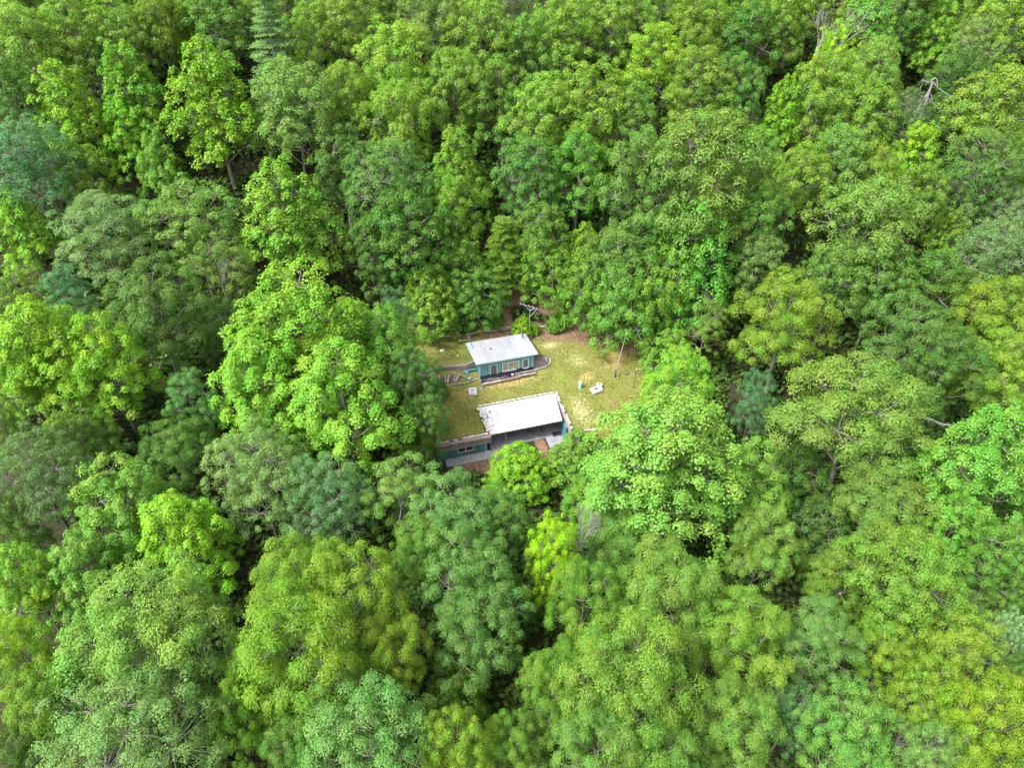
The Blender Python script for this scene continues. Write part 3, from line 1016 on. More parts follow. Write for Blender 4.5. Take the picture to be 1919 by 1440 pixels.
    for k in range(260):
        q = Vector((c.x + rr.gauss(0, 1.6), c.y + rr.gauss(0, 0.6), 0))
        q.z = float(terrain(q.x, q.y)) + 0.05 + abs(rr.gauss(0.0, 0.28)) * math.exp(-((q.x - c.x) / 1.6) ** 2)
        an = rr.uniform(0, math.pi)
        L = rr.uniform(0.25, 0.9)
        dv = Vector((math.cos(an) * L, math.sin(an) * L, rr.uniform(-.15, .15)))
        m.tube([q - dv, q + dv], [0.03, 0.015], 4)
    tag(m.build('brush_pile', 'brush'), 'heap of reddish cut branches at the back of the lawn', 'brush pile', kind='stuff')
    # plank curb and stumps at the right end of the lawn
    a, b = G(1190, 637, 0.15), G(1214, 657, 0.15)
    e = empty('plank_curb', a, 0, 'weathered plank edging at the far corner of the lawn', 'edging')
    d = b - a
    MB().beam((0, 0, 0), d * 0.5, 0.10, 0.30).build('plank', 'timber', e)
    MB().beam(d * 0.51, d, 0.10, 0.30).build('plank', 'timber_pale', e)
    for (px, py, hh, lb) in ((1203, 640, 0.9, 'pale split stump behind the plank edging, nearer the lawn middle'), (1215, 641, 0.8, 'pale split stump behind the plank edging, at its outer end')):
        p = G(px, py)
        tag(MB().tube([p + Vector((0, 0, -.2)), p + Vector((0.05, 0, hh * .6)), p + Vector((0.16, 0.05, hh))], [0.22, 0.15, 0.05], 8).build('stump', 'deadwood'), lb, 'stump')


lawn_things()

# ------------------------------------------------------------------ trees
# species: profile, lobes, clump size, flattening, leaf length and width, colour
SP = {
    'T': dict(n=16, rl=(0.32, 0.44), rc=(0.55, 1.10), flat=1.05, leaf=(0.30, 0.25), col=(0.165, 0.285, 0.014), hc=0.76, up=0.95, radial=0.15),
    'O': dict(n=12, rl=(0.36, 0.50), rc=(0.70, 1.50), flat=0.75, leaf=(0.33, 0.19), col=(0.118, 0.205, 0.024), hc=0.66, up=0.5, radial=0.35),
    'M': dict(n=13, rl=(0.34, 0.48), rc=(0.65, 1.40), flat=0.68, leaf=(0.28, 0.22), col=(0.082, 0.178, 0.024), hc=0.74, up=0.7, radial=0.1),
    'H': dict(n=19, rl=(0.25, 0.36), rc=(0.80, 1.45), flat=0.85, leaf=(0.44, 0.13), col=(0.118, 0.215, 0.028), hc=0.66, up=0.35, radial=1.0),
    'B': dict(n=10, rl=(0.42, 0.56), rc=(0.50, 1.05), flat=0.75, leaf=(0.27, 0.16), col=(0.125, 0.205, 0.066), hc=0.66, up=0.5, radial=0.4),
    'L': dict(n=11, rl=(0.34, 0.46), rc=(0.85, 1.25), flat=0.55, leaf=(0.40, 0.085), col=(0.085, 0.195, 0.062), hc=0.70, up=0.5, radial=0.8),
    'S': dict(n=12, rl=(0.34, 0.46), rc=(0.70, 1.10), flat=0.65, leaf=(0.32, 0.18), col=(0.13, 0.205, 0.03), hc=0.66, up=0.5, radial=0.35),
}


def profile(sp, t):
    if sp == 'T':
        return (max(0.0, 1 - t)) ** 0.52 * (0.66 + 0.34 * min(1, t / 0.25)) * 1.05
    if sp == 'M':
        return math.sqrt(max(0, 1 - (2.0 * t - 0.84) ** 2 / 1.36))
    if sp in 'BO':
        return math.sqrt(max(0, 1 - (1.75 * t - 0.72) ** 2 / 1.07))
    return math.sqrt(max(0, 1 - (1.85 * t - 0.80) ** 2 / 1.11))


def unit(a):
    return a / np.maximum(np.linalg.norm(a, axis=-1, keepdims=True), 1e-6)


def leaf_mesh(name, P, N, A, L, W, tint, clump):
    """one folded four-cornered leaf per row"""
    N = unit(N)
    A = unit(A - N * (A * N).sum(1, keepdims=True))
    Bv = np.cross(N, A)
    L = L[:, None]
    W = W[:, None]
    v = np.stack([P, P + A * L * 0.42 + Bv * W * 0.5 + N * W * 0.12, P + A * L - N * L * 0.12, P + A * L * 0.42 - Bv * W * 0.5 + N * W * 0.12], 1).reshape(-1, 3)
    f = np.arange(len(P) * 4).reshape(-1, 4)
    return np_mesh(name, v, f, 'leaf', False, {'tint': tint, 'clump': clump})


def limb(m, a, b, r0, r1, rr, n=4, sag=0.12, sides=5):
    a, b = Vector(a), Vector(b)
    L = (b - a).length
    pts, rad = [], []
    off = Vector((rr.uniform(-1, 1), rr.uniform(-1, 1), rr.uniform(-.3, .3))) * L * 0.08
    for i in range(n + 1):
        t = i / n
        p = a.lerp(b, t) + off * math.sin(t * math.pi) + Vector((0, 0, -sag * L * math.sin(t * math.pi)))
        pts.append(p)
        rad.append(r0 + (r1 - r0) * t)
    m.tube(pts, rad, sides, False)


def make_tree_proto(sp, seed, nleaf, lscale, low=False, R=6.5, Ht=21.0):
    p = SP[sp]
    rr = random.Random(seed)
    g = np.random.default_rng(seed)
    hc = (0.93 if low else p['hc']) * Ht
    zb = Ht - hc
    k = R / 6.5
    lobes = []
    n = p['n'] + rr.randint(-1, 2) + (3 if low else 0)
    ga = rr.uniform(0, 6.28)
    skew = Vector((rr.uniform(-.12, .12) * R, rr.uniform(-.12, .12) * R, 0))
    for i in range(n):
        t = 0.08 + 0.80 * ((i + rr.uniform(0, 0.8)) / n) ** (0.95 if sp == 'T' else 0.8)
        ga += 2.39996 + rr.uniform(-.35, .35)
        rl = R * rr.uniform(*p['rl']) * (1.0 if t < 0.6 else 1.0 - 0.30 * (t - 0.6) / 0.4)
        if sp == 'T':
            rl *= 1.12 - 0.45 * t
        pr = profile(sp, t) * R * rr.uniform(0.86, 1.12)
        d = max(0.0, pr - rl * 0.85)
        c = Vector((math.cos(ga) * d, math.sin(ga) * d, zb + t * hc)) + skew * t
        lobes.append((c, rl))
    lobes.append((Vector((rr.uniform(-.3, .3), rr.uniform(-.3, .3), zb + hc * (0.90 if sp == 'T' else 0.84))) + skew, R * (0.26 if sp == 'T' else 0.36)))
    LC = np.array([list(c) for c, _ in lobes])
    LR = np.array([r for _, r in lobes])
    # clumps over the outside of every lobe
    cl_c, cl_r, cl_o, cl_l = [], [], [], []
    vs_ = 1.0 if sp == 'T' else 0.9
    axis0 = np.array([skew.x * .5, skew.y * .5, zb + hc * 0.38])
    for i in range(len(LC)):
        area = LR[i] ** 2
        m = max(7, int(area / (np.mean(p['rc']) * k) ** 2 * (2.6 if sp in 'HM' else 3.0)))
        dirs = unit(g.normal(size=(m * 3, 3)))
        # spread them
        pick = [0]
        for _ in range(m - 1):
            dd = (dirs @ dirs[pick].T).max(1)
            pick.append(int(np.argmin(dd)))
        dirs = dirs[pick]
        for d in dirs:
            rc = rr.uniform(*p['rc']) * k
            c = LC[i] + d * np.array([1, 1, vs_]) * LR[i] * rr.uniform(0.70, 1.28)
            if d[2] < (-0.25 if sp == 'T' else -0.45) and not low:
                continue
            dist = np.linalg.norm((LC - c) / np.array([1, 1, vs_]), axis=1) / LR
            dist[i] = 9
            if dist.min() < 0.72:
                continue
            if c[2] < 0.4:
                continue
            cl_c.append(c)
            cl_r.append(rc)
            o = unit((c - axis0)[None])[0]
            cl_o.append(unit((o * 0.6 + d * 0.6 + np.array([0, 0, p['up'] + 0.25]))[None])[0])
            cl_l.append(i)
    C_ = np.array(cl_c)
    RC = np.array(cl_r)
    OC = np.array(cl_o)
    nc = len(C_)
    w = RC ** 2 * g.uniform(0.6, 1.3, nc)
    if sp == 'S':
        w *= (g.random(nc) < 0.72)
    cnt = np.maximum(0, (w / w.sum() * nleaf)).astype(int)
    idx = np.repeat(np.arange(nc), cnt)
    N = len(idx)
    d = unit(g.normal(size=(N, 3)) + OC[idx] * 1.25)
    if sp == 'T':
        d[:, 2] = np.where(d[:, 2] < 0, d[:, 2] * 0.35, d[:, 2])
    rad = RC[idx] * (0.55 + 0.50 * g.random(N) ** 0.6)
    far_ = g.random(N) < 0.09
    rad = np.where(far_, rad * g.uniform(1.05, 1.55, N), rad)
    sc = np.array([1, 1, p['flat']])
    taper = (1 - (0.38 if sp == 'T' else 0.12) * d[:, 2])[:, None] ** np.array([1, 1, 0])
    P = C_[idx] + d * rad[:, None] * sc * taper
    up = np.array([0, 0, 1.0])
    Nn = d * 0.95 + up * p['up'] * 0.8 + OC[idx] * 0.15 + g.normal(size=(N, 3)) * 0.45
    rdir = d + np.array([0, 0, -0.25]) + g.normal(size=(N, 3)) * 0.25
    tdir = g.normal(size=(N, 3)) + np.array([0, 0, -0.4])
    A = rdir * p['radial'] + tdir * (1 - p['radial'])
    if p['radial'] >= 0.8:
        Nn = up * 0.6 + d * 0.75 + g.normal(size=(N, 3)) * 0.35
    L = p['leaf'][0] * lscale * g.uniform(0.55, 1.35, N)
    W = p['leaf'][1] * lscale * g.uniform(0.75, 1.2, N)
    ct = g.random(nc)
    lt = g.random(len(LC))
    tint = np.clip(0.5 + (ct[idx] - 0.5) * 0.35 + g.normal(0, 0.2, N), 0, 1)
    clump = np.clip(0.5 + (ct[::-1][idx] - 0.5) * 0.7 + (lt[np.array(cl_l)[idx]] - 0.5) * 0.5 + g.normal(0, 0.1, N), 0, 1)
    crown = leaf_mesh('crown', P, Nn, A, L, W, tint, clump)
    # trunk and limbs
    tm = MB()
    r0 = 0.028 * Ht * rr.uniform(.8, 1.1) * 0.62
    topz = zb + hc * (0.86 if sp in 'TM' else 0.55)
    tp = []
    nseg = 9
    for i in range(nseg + 1):
        t = i / nseg
        tp.append(Vector((skew.x * t + 0.18 * math.sin(t * 5 + seed), skew.y * t + 0.18 * math.cos(t * 4 + seed * 2), -0.6 + (topz + 0.6) * t)))
    tm.tube(tp, [r0 * (1.35 if i == 0 else 1.0) * (1 - 0.80 * (i / nseg)) for i in range(nseg + 1)], 7)

    def on_trunk(z):
        t = min(1, max(0, (z + 0.6) / (topz + 0.6)))
        j = min(nseg - 1, int(t * nseg))
        return tp[j].lerp(tp[j + 1], t * nseg - j), r0 * (1 - 0.8 * t)
    for i, (c, rl) in enumerate(lobes):
        hz = max(zb * 0.7 + 0.8, min(topz - 0.3, c.z - rl * 0.9 - 0.25 * math.hypot(c.x, c.y)))
        a, ra = on_trunk(hz)
        limb(tm, a, c, max(0.05, ra * 0.62), 0.05, rr, 4, 0.06)
        ks = [q for q in range(nc) if cl_l[q] == i]
        rr.shuffle(ks)
        for q in ks[: max(4, int(len(ks) * 0.55))]:
            b = Vector(C_[q]) + Vector(OC[q]) * RC[q] * 0.35
            limb(tm, c + Vector((0, 0, -rl * 0.15)), b, 0.055, 0.018, rr, 2, 0.05, 4)
    trunk = tm.mesh('trunk', True)
    trunk.materials.append(M['bark'])
    Reff = float(np.percentile(np.hypot(P[:, 0], P[:, 1]), 97))
    ztop = float(np.percentile(P[:, 2], 99.5))
    return dict(crown=crown, trunk=trunk, R=Reff, H=ztop, hc=hc)


def make_pine_proto(seed, nleaf, R=4.2, Ht=21.0, drop=0.10, nl=0.42):
    rr = random.Random(seed)
    g = np.random.default_rng(seed)
    tm = MB()
    tm.tube([(0, 0, -0.6), (0.1, 0, Ht * .5), (0, 0, Ht * 0.98)], [0.32, 0.2, 0.04], 7)
    seg_a, seg_b, wts = [], [], []
    z = Ht * 0.16
    while z < Ht * 0.98:
        t = z / Ht
        reach = R * (1 - t) ** 0.75 * 1.12 * rr.uniform(0.82, 1.1) + 0.25
        nb = rr.randint(5, 7)
        a0 = rr.uniform(0, 6.28)
        for b in range(nb):
            an = a0 + b * 6.283 / nb + rr.uniform(-.25, .25)
            L = reach * rr.uniform(0.72, 1.12)
            a = Vector((0, 0, z))
            e = Vector((math.cos(an) * L, math.sin(an) * L, z + L * rr.uniform(-drop - 0.1, 0.12)))
            limb(tm, a, e, 0.06 * (1 - t) + 0.02, 0.012, rr, 2, 0.03, 4)
            for s in range(5):
                f0 = 0.25 + 0.15 * s
                q = a.lerp(e, f0)
                for sg in (-1, 1):
                    an2 = an + sg * rr.uniform(0.5, 0.95)
                    l2 = L * 0.40 * (1.1 - f0) + 0.25
                    seg_a.append(q)
                    seg_b.append(q + Vector((math.cos(an2) * l2, math.sin(an2) * l2, rr.uniform(-.02, .16) * l2)))
                    wts.append(l2)
            seg_a.append(a.lerp(e, 0.35))
            seg_b.append(e)
            wts.append(L * 0.65)
        z += Ht * 0.043 * rr.uniform(0.8, 1.2)
    A0 = np.array([list(v) for v in seg_a])
    B0 = np.array([list(v) for v in seg_b])
    w = np.array(wts)
    idx = np.repeat(np.arange(len(w)), np.maximum(1, (w / w.sum() * nleaf)).astype(int))
    N = len(idx)
    t = g.random(N)[:, None]
    P = A0[idx] * (1 - t) + B0[idx] * t + g.normal(0, 0.05, (N, 3))
    d = unit(B0[idx] - A0[idx])
    A = d + g.normal(size=(N, 3)) * np.array([0.75, 0.75, 0.35])
    Nn = np.array([0, 0, 1.0]) + g.normal(size=(N, 3)) * 0.35
    ct = g.random(len(w))
    crown = leaf_mesh('crown', P, Nn, A, nl * g.uniform(0.7, 1.2, N), 0.085 * g.uniform(0.7, 1.3, N),
                      np.clip(0.5 + (ct[idx] - .5) * .5 + g.normal(0, .15, N), 0, 1), np.clip(ct[idx] * .6 + g.normal(0.2, .1, N), 0, 1))
    trunk = tm.mesh('trunk', True)
    trunk.materials.append(M['bark'])
    return dict(crown=crown, trunk=trunk, R=R, H=Ht, hc=Ht * 0.84)


def dead_mesh(seed, Ht, spread, lean=(0, 0), depth=4, r0=0.16, mat='deadwood'):
    rr = random.Random(seed)
    m = MB()
    r0 *= 0.75

    def grow(p, d, L, r, k):
        q = p + d * L
        mid = p.lerp(q, 0.5) + Vector((rr.uniform(-1, 1), rr.uniform(-1, 1), 0)) * L * 0.05
        m.tube([p, mid, q], [r, r * 0.85, r * 0.68], 5 if k > 1 else 4, False)
        if k == 0:
            return
        for _ in range(rr.randint(2, 4)):
            a = rr.uniform(0, 6.28)
            s = rr.uniform(0.35, 0.8) * spread
            nd = (d + Vector((math.cos(a) * s, math.sin(a) * s, rr.uniform(-.1, .35)))).normalized()
            grow(q.lerp(p, rr.uniform(0, 0.25)), nd, (Ht * 0.11 * spread if k == depth else L * rr.uniform(0.55, 0.85)), r * 0.58, k - 1)
    grow(Vector((0, 0, -0.5)), Vector((lean[0], lean[1], 1)).normalized(), Ht * 0.72, r0, depth)
    me = m.mesh('trunk', True)
    me.materials.append(M[mat])
    return me


PROTO = {}
NEAR_N, FAR_N = 42000, 23000
for sp, cnt in (('T', 4), ('O', 4), ('M', 4), ('H', 3), ('B', 2), ('L', 1), ('S', 1)):
    PROTO[sp, 'n'] = [make_tree_proto(sp, 100 + 17 * i + ord(sp), int(NEAR_N * (0.62 if sp == 'S' else 1.0)), 0.70) for i in range(cnt)]
for sp, cnt in (('T', 4), ('O', 4), ('M', 3), ('B', 2), ('L', 1), ('S', 1)):
    PROTO[sp, 'f'] = [make_tree_proto(sp, 900 + 13 * i + ord(sp), int(FAR_N * (0.7 if sp == 'S' else 1.0)), 0.98) for i in range(cnt)]
for sp, cnt in (('M', 2), ('T', 2), ('O', 1)):
    PROTO[sp, 'l'] = [make_tree_proto(sp, 500 + 11 * i + ord(sp), 26000, 0.76, True, 5.0, 12.0) for i in range(cnt)]
PROTO['P', 'f'] = [make_pine_proto(5, 20000)]
PROTO['C', 'f'] = [make_pine_proto(8, 16000, 4.0, 13.0, 0.22, 0.36)]
PROTO['K', 'l'] = [make_tree_proto('T', 771 + i, 5200, 0.95, True, 2.2, 3.6) for i in range(2)]
COUNT = {}
jit = random.Random(99)


def place_tree(px, py, w, code, H, label, col=None, lod=None):
    """crown seen at (px, py) of the photograph, w pixels wide; the tree itself is rooted in the terrain there"""
    sp = code[0]
    if lod is None:
        lod = 'l' if code.endswith('l') else ('n' if py > 560 else 'f')
    if (sp, lod) not in PROTO:
        lod = 'f' if (sp, 'f') in PROTO else ('n' if (sp, 'n') in PROTO else 'l')
    lst = PROTO[sp, lod]
    c = COUNT.get((sp, lod), 0)
    COUNT[sp, lod] = c + 1
    pr = lst[c % len(lst)]
    if sp == 'T' and H > 22:
        H = 22 + (H - 22) * 0.5
    dist = 90.0
    for _ in range(8):
        D = w * dist / FPX
        if H:
            h = H
        elif sp == 'T':
            h = min(25, max(13, 0.95 * D + 9.5))
        else:
            h = min(24, max(10, 0.8 * D + 9.5))
        if sp == 'T':
            h = min(h, 1.25 * D + 4.5)
        f = pr['hc'] / pr['H']
        hp = h * (1 - 0.40 * f)
        P = on_ground(px, py, hp)
        dist = float(np.dot(P - np.array([0, 0, CAM_Z]), np.array([0, math.cos(PITCH), -math.sin(PITCH)])))
    zg = float(terrain(P[0], P[1]))
    name = {'P': 'pine_tree', 'C': 'conifer_tree', 'K': 'shrub'}.get(sp, 'broadleaf_tree')
    e = empty(name, (P[0], P[1], zg - 0.1), jit.uniform(0, 6.28), label, 'shrub' if sp == 'K' else 'tree', 'shrubs by the clearing' if sp == 'K' else 'forest trees')
    s = D / (2 * pr['R'])
    e.scale = (s * jit.uniform(0.93, 1.08), s * jit.uniform(0.93, 1.08), h / pr['H'])
    for part in ('trunk', 'crown'):
        o = bpy.data.objects.new(part, pr[part])
        COL.objects.link(o)
        o.parent = e
        if part == 'crown':
            b = col or {'P': (0.115, 0.185, 0.068), 'C': (0.105, 0.205, 0.020), 'K': (0.105, 0.215, 0.018)}.get(sp) or SP[sp]['col']
            q = jit.uniform(0.92, 1.1)
            b = (min(b[0] * 1.10 + 0.004, b[1] * 0.66), b[1] * 1.12, b[2] * 0.82)
            b = b if sp in 'PC' else tuple(0.82 * b[i] + 0.18 * m_ for i, m_ in enumerate((0.110, 0.225, 0.018)))
            b = tuple(1.10 * c_ for c_ in b)
            b = (min(b[0] * 0.93, b[1] * (0.75 if col is YEL else 0.555)), b[1] * 0.985, b[2] * 1.0 + 0.005)
            if sp == 'T':
                b = (b[0] * 0.88, b[1], b[2] * 1.3)
            o.color = (b[0] * q * jit.uniform(0.93, 1.08), b[1] * q, b[2] * q * jit.uniform(0.85, 1.2), 1)
    return e


YEL = (0.34, 0.40, 0.004)
OLV = (0.120, 0.170, 0.014)
BRT = (0.165, 0.300, 0.008)
LIM = (0.135, 0.245, 0.030)
DRK = (0.045, 0.118, 0.020)
BLU = (0.055, 0.145, 0.050)
TEA = (0.060, 0.165, 0.085)
GRY = (0.115, 0.178, 0.082)
TAN = (0.150, 0.185, 0.045)
TREES = [
    # --- beyond the top edge
    (20, -32, 130, 'O', 0, None, 'mid green treetop cut by the top edge, in the corner opposite the power pole'),
    (105, -32, 130, 'M', 0, None, 'dark green treetop cut by the top edge, second from that corner'),
    (200, -32, 130, 'T', 0, None, 'bright green treetop cut by the top edge, third from the corner, behind the pointed cluster'),
    (300, -32, 130, 'O', 0, None, 'soft green treetop cut by the top edge, fourth from the corner, behind the pointed cluster'),
    (390, -32, 130, 'B', 0, None, 'bluish green treetop cut by the top edge, just outward of the pine'),
    (455, -32, 130, 'O', 0, None, 'light green treetop cut by the top edge, touching the pine'),
    (560, -32, 130, 'M', 0, None, 'deep green treetop cut by the top edge, just inward of the pine'),
    (690, -32, 130, 'O', 0, None, 'yellowish green treetop cut by the top edge, three crowns inward of the pine'),
    (780, -32, 130, 'M', 0, None, 'fresh green treetop cut by the top edge, four crowns inward of the pine'),
    (870, -32, 130, 'O', 0, None, 'pale green treetop cut by the top edge, nearest before the middle'),
    (960, -32, 130, 'B', 0, None, 'grey-green green treetop cut by the top edge, at the middle'),
    (1060, -32, 130, 'O', 0, None, 'olive green treetop cut by the top edge, nearest past the middle'),
    (1150, -32, 130, 'M', 0, None, 'dense green treetop cut by the top edge, second past the middle'),
    (1240, -32, 130, 'O', 0, None, 'rounded green treetop cut by the top edge, third past the middle'),
    (1330, -32, 130, 'T', 0, None, 'bright green treetop cut by the top edge, fourth past the middle'),
    (1420, -32, 130, 'M', 0, None, 'dusky green treetop cut by the top edge, fifth past the middle'),
    (1500, -32, 130, 'O', 0, None, 'plain green treetop cut by the top edge, behind the bare white tree'),
    (1600, -32, 130, 'O', 0, None, 'loose green treetop cut by the top edge, just past the bare white tree'),
    (1690, -32, 130, 'B', 0, None, 'cool green treetop cut by the top edge, second past the bare white tree'),
    (1780, -32, 130, 'O', 0, None, 'warm green treetop cut by the top edge, above the power pole'),
    (1870, -32, 130, 'M', 0, None, 'leafy green treetop cut by the top edge, in the corner above the power pole'),
    # --- top edge
    (45, 70, 150, 'O', 0, LIM, 'light green tree filling the top corner on the side of the bright pointed trees'),
    (150, 45, 150, 'O', 0, None, 'mid green tree at the top edge, second from the corner behind the bright pointed trees'),
    (235, 62, 120, 'S', 0, None, 'open-branched green tree at the top edge above the widest pointed tree'),
    (292, 45, 100, 'O', 0, OLV, 'olive yellow tree at the top edge beside the bright narrow one'),
    (345, 55, 85, 'T', 0, BRT, 'narrow bright green tree at the top edge, behind the tall double-topped pointed tree'),
    (405, 40, 130, 'M', 0, None, 'mid green tree at the top edge just beside the pale pine'),
    (508, 72, 140, 'P', 26, (0.16, 0.235, 0.105), 'pale grey-green pine with layered horizontal boughs at the top edge'),
    (585, 60, 120, 'O', 0, LIM, 'light green tree touching the pine on its inner side'),
    (650, 25, 140, 'O', 0, None, 'green tree at the top edge, two crowns from the pine'),
    (735, 105, 165, 'O', 0, LIM, 'broad light green rounded tree below the top edge, fourth crown inward from the pine'),
    (810, 30, 140, 'O', 0, TAN, 'soft yellow-green tree at the top edge nearest the middle'),
    (905, 55, 150, 'O', 0, None, 'green tree in the middle of the top edge'),
    (985, 95, 130, 'M', 0, None, 'dark-gapped tree just beyond the middle of the top edge'),
    (1060, 45, 140, 'O', 0, LIM, 'light tree at the top edge between the middle and the bright yellow-green tree'),
    (1150, 35, 125, 'M', 0, LIM, 'green tree at the top edge behind the bright yellow-green tree'),
    (1235, 105, 140, 'O', 0, (0.17, 0.265, 0.015), 'bright yellow-green spreading tree in the upper forest, well behind the cabin mast'),
    (1320, 45, 130, 'O', 0, None, 'green tree at the top edge, third from the bare white tree towards the pine'),
    (1400, 70, 130, 'M', 0, DRK, 'darker tree at the top edge, second from the bare white tree'),
    (1462, 40, 110, 'O', 0, None, 'green tree at the top edge touching the bare white tree'),
    (1563, 92, 90, 'S', 0, YEL, 'yellow-tinged open tree below the bare white tree'),
    (1625, 45, 130, 'T', 0, LIM, 'feathery light green tree at the top edge beyond the bare white tree'),
    (1700, 15, 110, 'M', 0, DRK, 'dark green tree at the very top edge between two light trees'),
    (1760, 55, 100, 'T', 0, (0.17, 0.26, 0.012), 'tall yellow-green tree at the top edge above the power pole'),
    (1828, 85, 105, 'B', 0, None, 'blue-grey green rounded tree above and beyond the power pole'),
    (1885, 35, 130, 'M', 0, LIM, 'green tree in the top corner behind the power pole'),
    # --- second row
    (22, 175, 110, 'M', 0, DRK, 'dark tree at the frame edge beside the first bright pointed tree'),
    (122, 190, 145, 'T', 25, BRT, 'bright yellow-green pointed tree, outermost of the pointed cluster in the upper corner'),
    (242, 155, 150, 'T', 25, (0.13, 0.25, 0.012), 'bright green tree with rounded point between the outermost and double-topped pointed trees'),
    (392, 165, 185, 'T', 27, (0.135, 0.255, 0.010), 'large double-topped bright green pointed tree below the pine'),
    (236, 245, 105, 'T', 20, BRT, 'small bright pointed tree in front of the pointed cluster'),
    (548, 190, 190, 'O', 0, TAN, 'broad olive-tinged tree directly below the pine'),
    (655, 165, 130, 'O', 0, LIM, 'light green tree two crowns inward from the olive-tinged tree'),
    (745, 215, 150, 'O', 0, None, 'rounded green tree behind the blue-green tree, in the upper forest'),
    (845, 150, 140, 'O', 0, None, 'green tree above the narrow yellow-green tree in the upper forest'),
    (940, 175, 130, 'M', 0, None, 'mid green tree above the middle of the clearing, third row from the top'),
    (1020, 205, 150, 'O', 0, LIM, 'pale-topped tree above the middle, upslope of the cabin mast'),
    (1105, 190, 150, 'M', 0, LIM, 'fresh green tree upslope of the cabin mast, beside the pale-topped tree'),
    (1185, 215, 110, 'M', 0, None, 'mid green tree between the fresh green tree and the very large pale-crowned tree'),
    (1315, 145, 130, 'O', 0, None, 'green tree behind the very large pale-crowned tree'),
    (1385, 165, 110, 'M', 0, (0.06, 0.17, 0.03), 'small fresh green tree just beyond the very large pale-crowned tree'),
    (1475, 195, 100, 'T', 0, BRT, 'small bright green tree two crowns beyond the very large pale-crowned tree'),
    (1560, 160, 140, 'O', 0, None, 'green tree below the yellow-tinged open tree'),
    (1640, 130, 130, 'O', 0, (0.13, 0.21, 0.04), 'pale green tree between the yellow-tinged open tree and the power pole'),
    (1620, 205, 130, 'O', 0, LIM, 'yellow-green tree with a grey branch, left of the power pole'),
    (1700, 215, 95, 'B', 0, (0.085, 0.13, 0.06), 'greyish sparse tree at the foot of the power pole'),
    (1790, 150, 110, 'M', 0, DRK, 'dark green tree directly behind the power pole'),
    (1862, 185, 180, 'O', 0, (0.15, 0.215, 0.02), 'large yellow-tinged tree on the far side of the power pole'),
    (1712, 285, 120, 'T', 15, BRT, 'bright bushy tree in front of the power pole'),
    (1845, 310, 150, 'B', 0, (0.062, 0.155, 0.042), 'blue-green rounded tree below the large yellow-tinged one by the frame edge'),
    (1905, 290, 90, 'O', 0, OLV, 'olive tree cut by the frame edge below the power pole level'),
    # --- third row
    (45, 300, 190, 'B', 0, TEA, 'wide pale blue-green domed tree at the frame edge below the pointed cluster'),
    (28, 415, 120, 'T', 20, BRT, 'bright green tree at the frame edge below the pale domed tree'),
    (150, 320, 110, 'M', 0, None, 'mid green tree between the pale dome and the small bright pointed tree'),
    (192, 425, 190, 'L', 18, (0.13, 0.19, 0.085), 'pale grey-green feathery tree with fine twigs near the frame side'),
    (300, 300, 110, 'T', 18, (0.12, 0.23, 0.014), 'small green tree in front of the double-topped pointed tree'),
    (355, 400, 200, 'S', 20, (0.115, 0.185, 0.035), 'open yellow-green tree showing grey limbs, beside the large bright cone'),
    (540, 385, 190, 'T', 27, (0.145, 0.265, 0.012), 'large bright green cone-shaped tree standing clear above its neighbours'),
    (640, 300, 120, 'M', 0, DRK, 'dark tree just behind the large bright cone-shaped tree'),
    (725, 330, 170, 'B', 0, (0.068, 0.16, 0.042), 'blue-green rounded tree inward of the large bright cone'),
    (765, 425, 170, 'M', 0, (0.05, 0.14, 0.024), 'deep green tree below the blue-green rounded tree'),
    (700, 455, 120, 'M', 0, DRK, 'dark green tree behind the biggest bright tree of the clearing edge'),
    (855, 300, 120, 'T', 22, (0.145, 0.235, 0.014), 'tall narrow yellow-green tree upslope of the cabin'),
    (855, 385, 130, 'M', 0, (0.10, 0.20, 0.016), 'yellow-green spreading tree under the tall narrow one, upslope of the cabin'),
    (990, 320, 140, 'M', 0, (0.05, 0.145, 0.034), 'bluish green tree upslope of the cabin, above the conifer'),
    (1085, 310, 140, 'M', 0, (0.065, 0.175, 0.024), 'fresh mid green tree upslope of the mast'),
    (1210, 340, 180, 'M', 24, (0.065, 0.145, 0.034), 'dark bluish tree between the fresh green trees and the very large pale crown'),
    (1310, 300, 230, 'O', 26, (0.105, 0.185, 0.032), 'very large pale-crowned tree dominating the slope behind the lawn'),
    (1415, 300, 110, 'M', 0, None, 'mid green tree on the outer flank of the very large pale crown'),
    (1495, 330, 130, 'O', 0, None, 'green tree two crowns out from the very large pale crown, mid slope'),
    (1570, 300, 120, 'M', 0, (0.065, 0.16, 0.03), 'green tree above the light rounded tree on the outer slope'),
    (1640, 315, 110, 'O', 0, None, 'small green crown above and beyond the light rounded tree'),
    (1620, 405, 190, 'O', 0, (0.115, 0.19, 0.036), 'light rounded tree with soft clumps, mid slope on the power pole side'),
    (1735, 365, 110, 'M', 0, None, 'mid green tree below the bright bushy tree'),
    (1782, 425, 85, 'T', 11, (0.16, 0.205, 0.012), 'small yellow brushy tree between the light rounded tree and the pale ones at the edge'),
    (1850, 475, 160, 'B', 0, GRY, 'pale whitish-green tree near the frame edge, mid height'),
    (1900, 405, 100, 'B', 0, GRY, 'pale tree cut by the frame edge above the whitish-green one'),
    (1430, 410, 120, 'M', 0, (0.055, 0.14, 0.024), 'deep green tree below the outer flank of the very large pale crown'),
    # --- around the head of the clearing
    (35, 545, 110, 'S', 13, (0.165, 0.175, 0.022), 'yellow-brown tinged bush-like tree at the frame edge, mid height'),
    (125, 545, 90, 'L', 13, TEA, 'small blue-green feathery tree beside the yellow-brown tinged one'),
    (285, 570, 200, 'M', 17, (0.050, 0.115, 0.018), 'dark green rounded tree in the hollow outward of the biggest bright tree'),
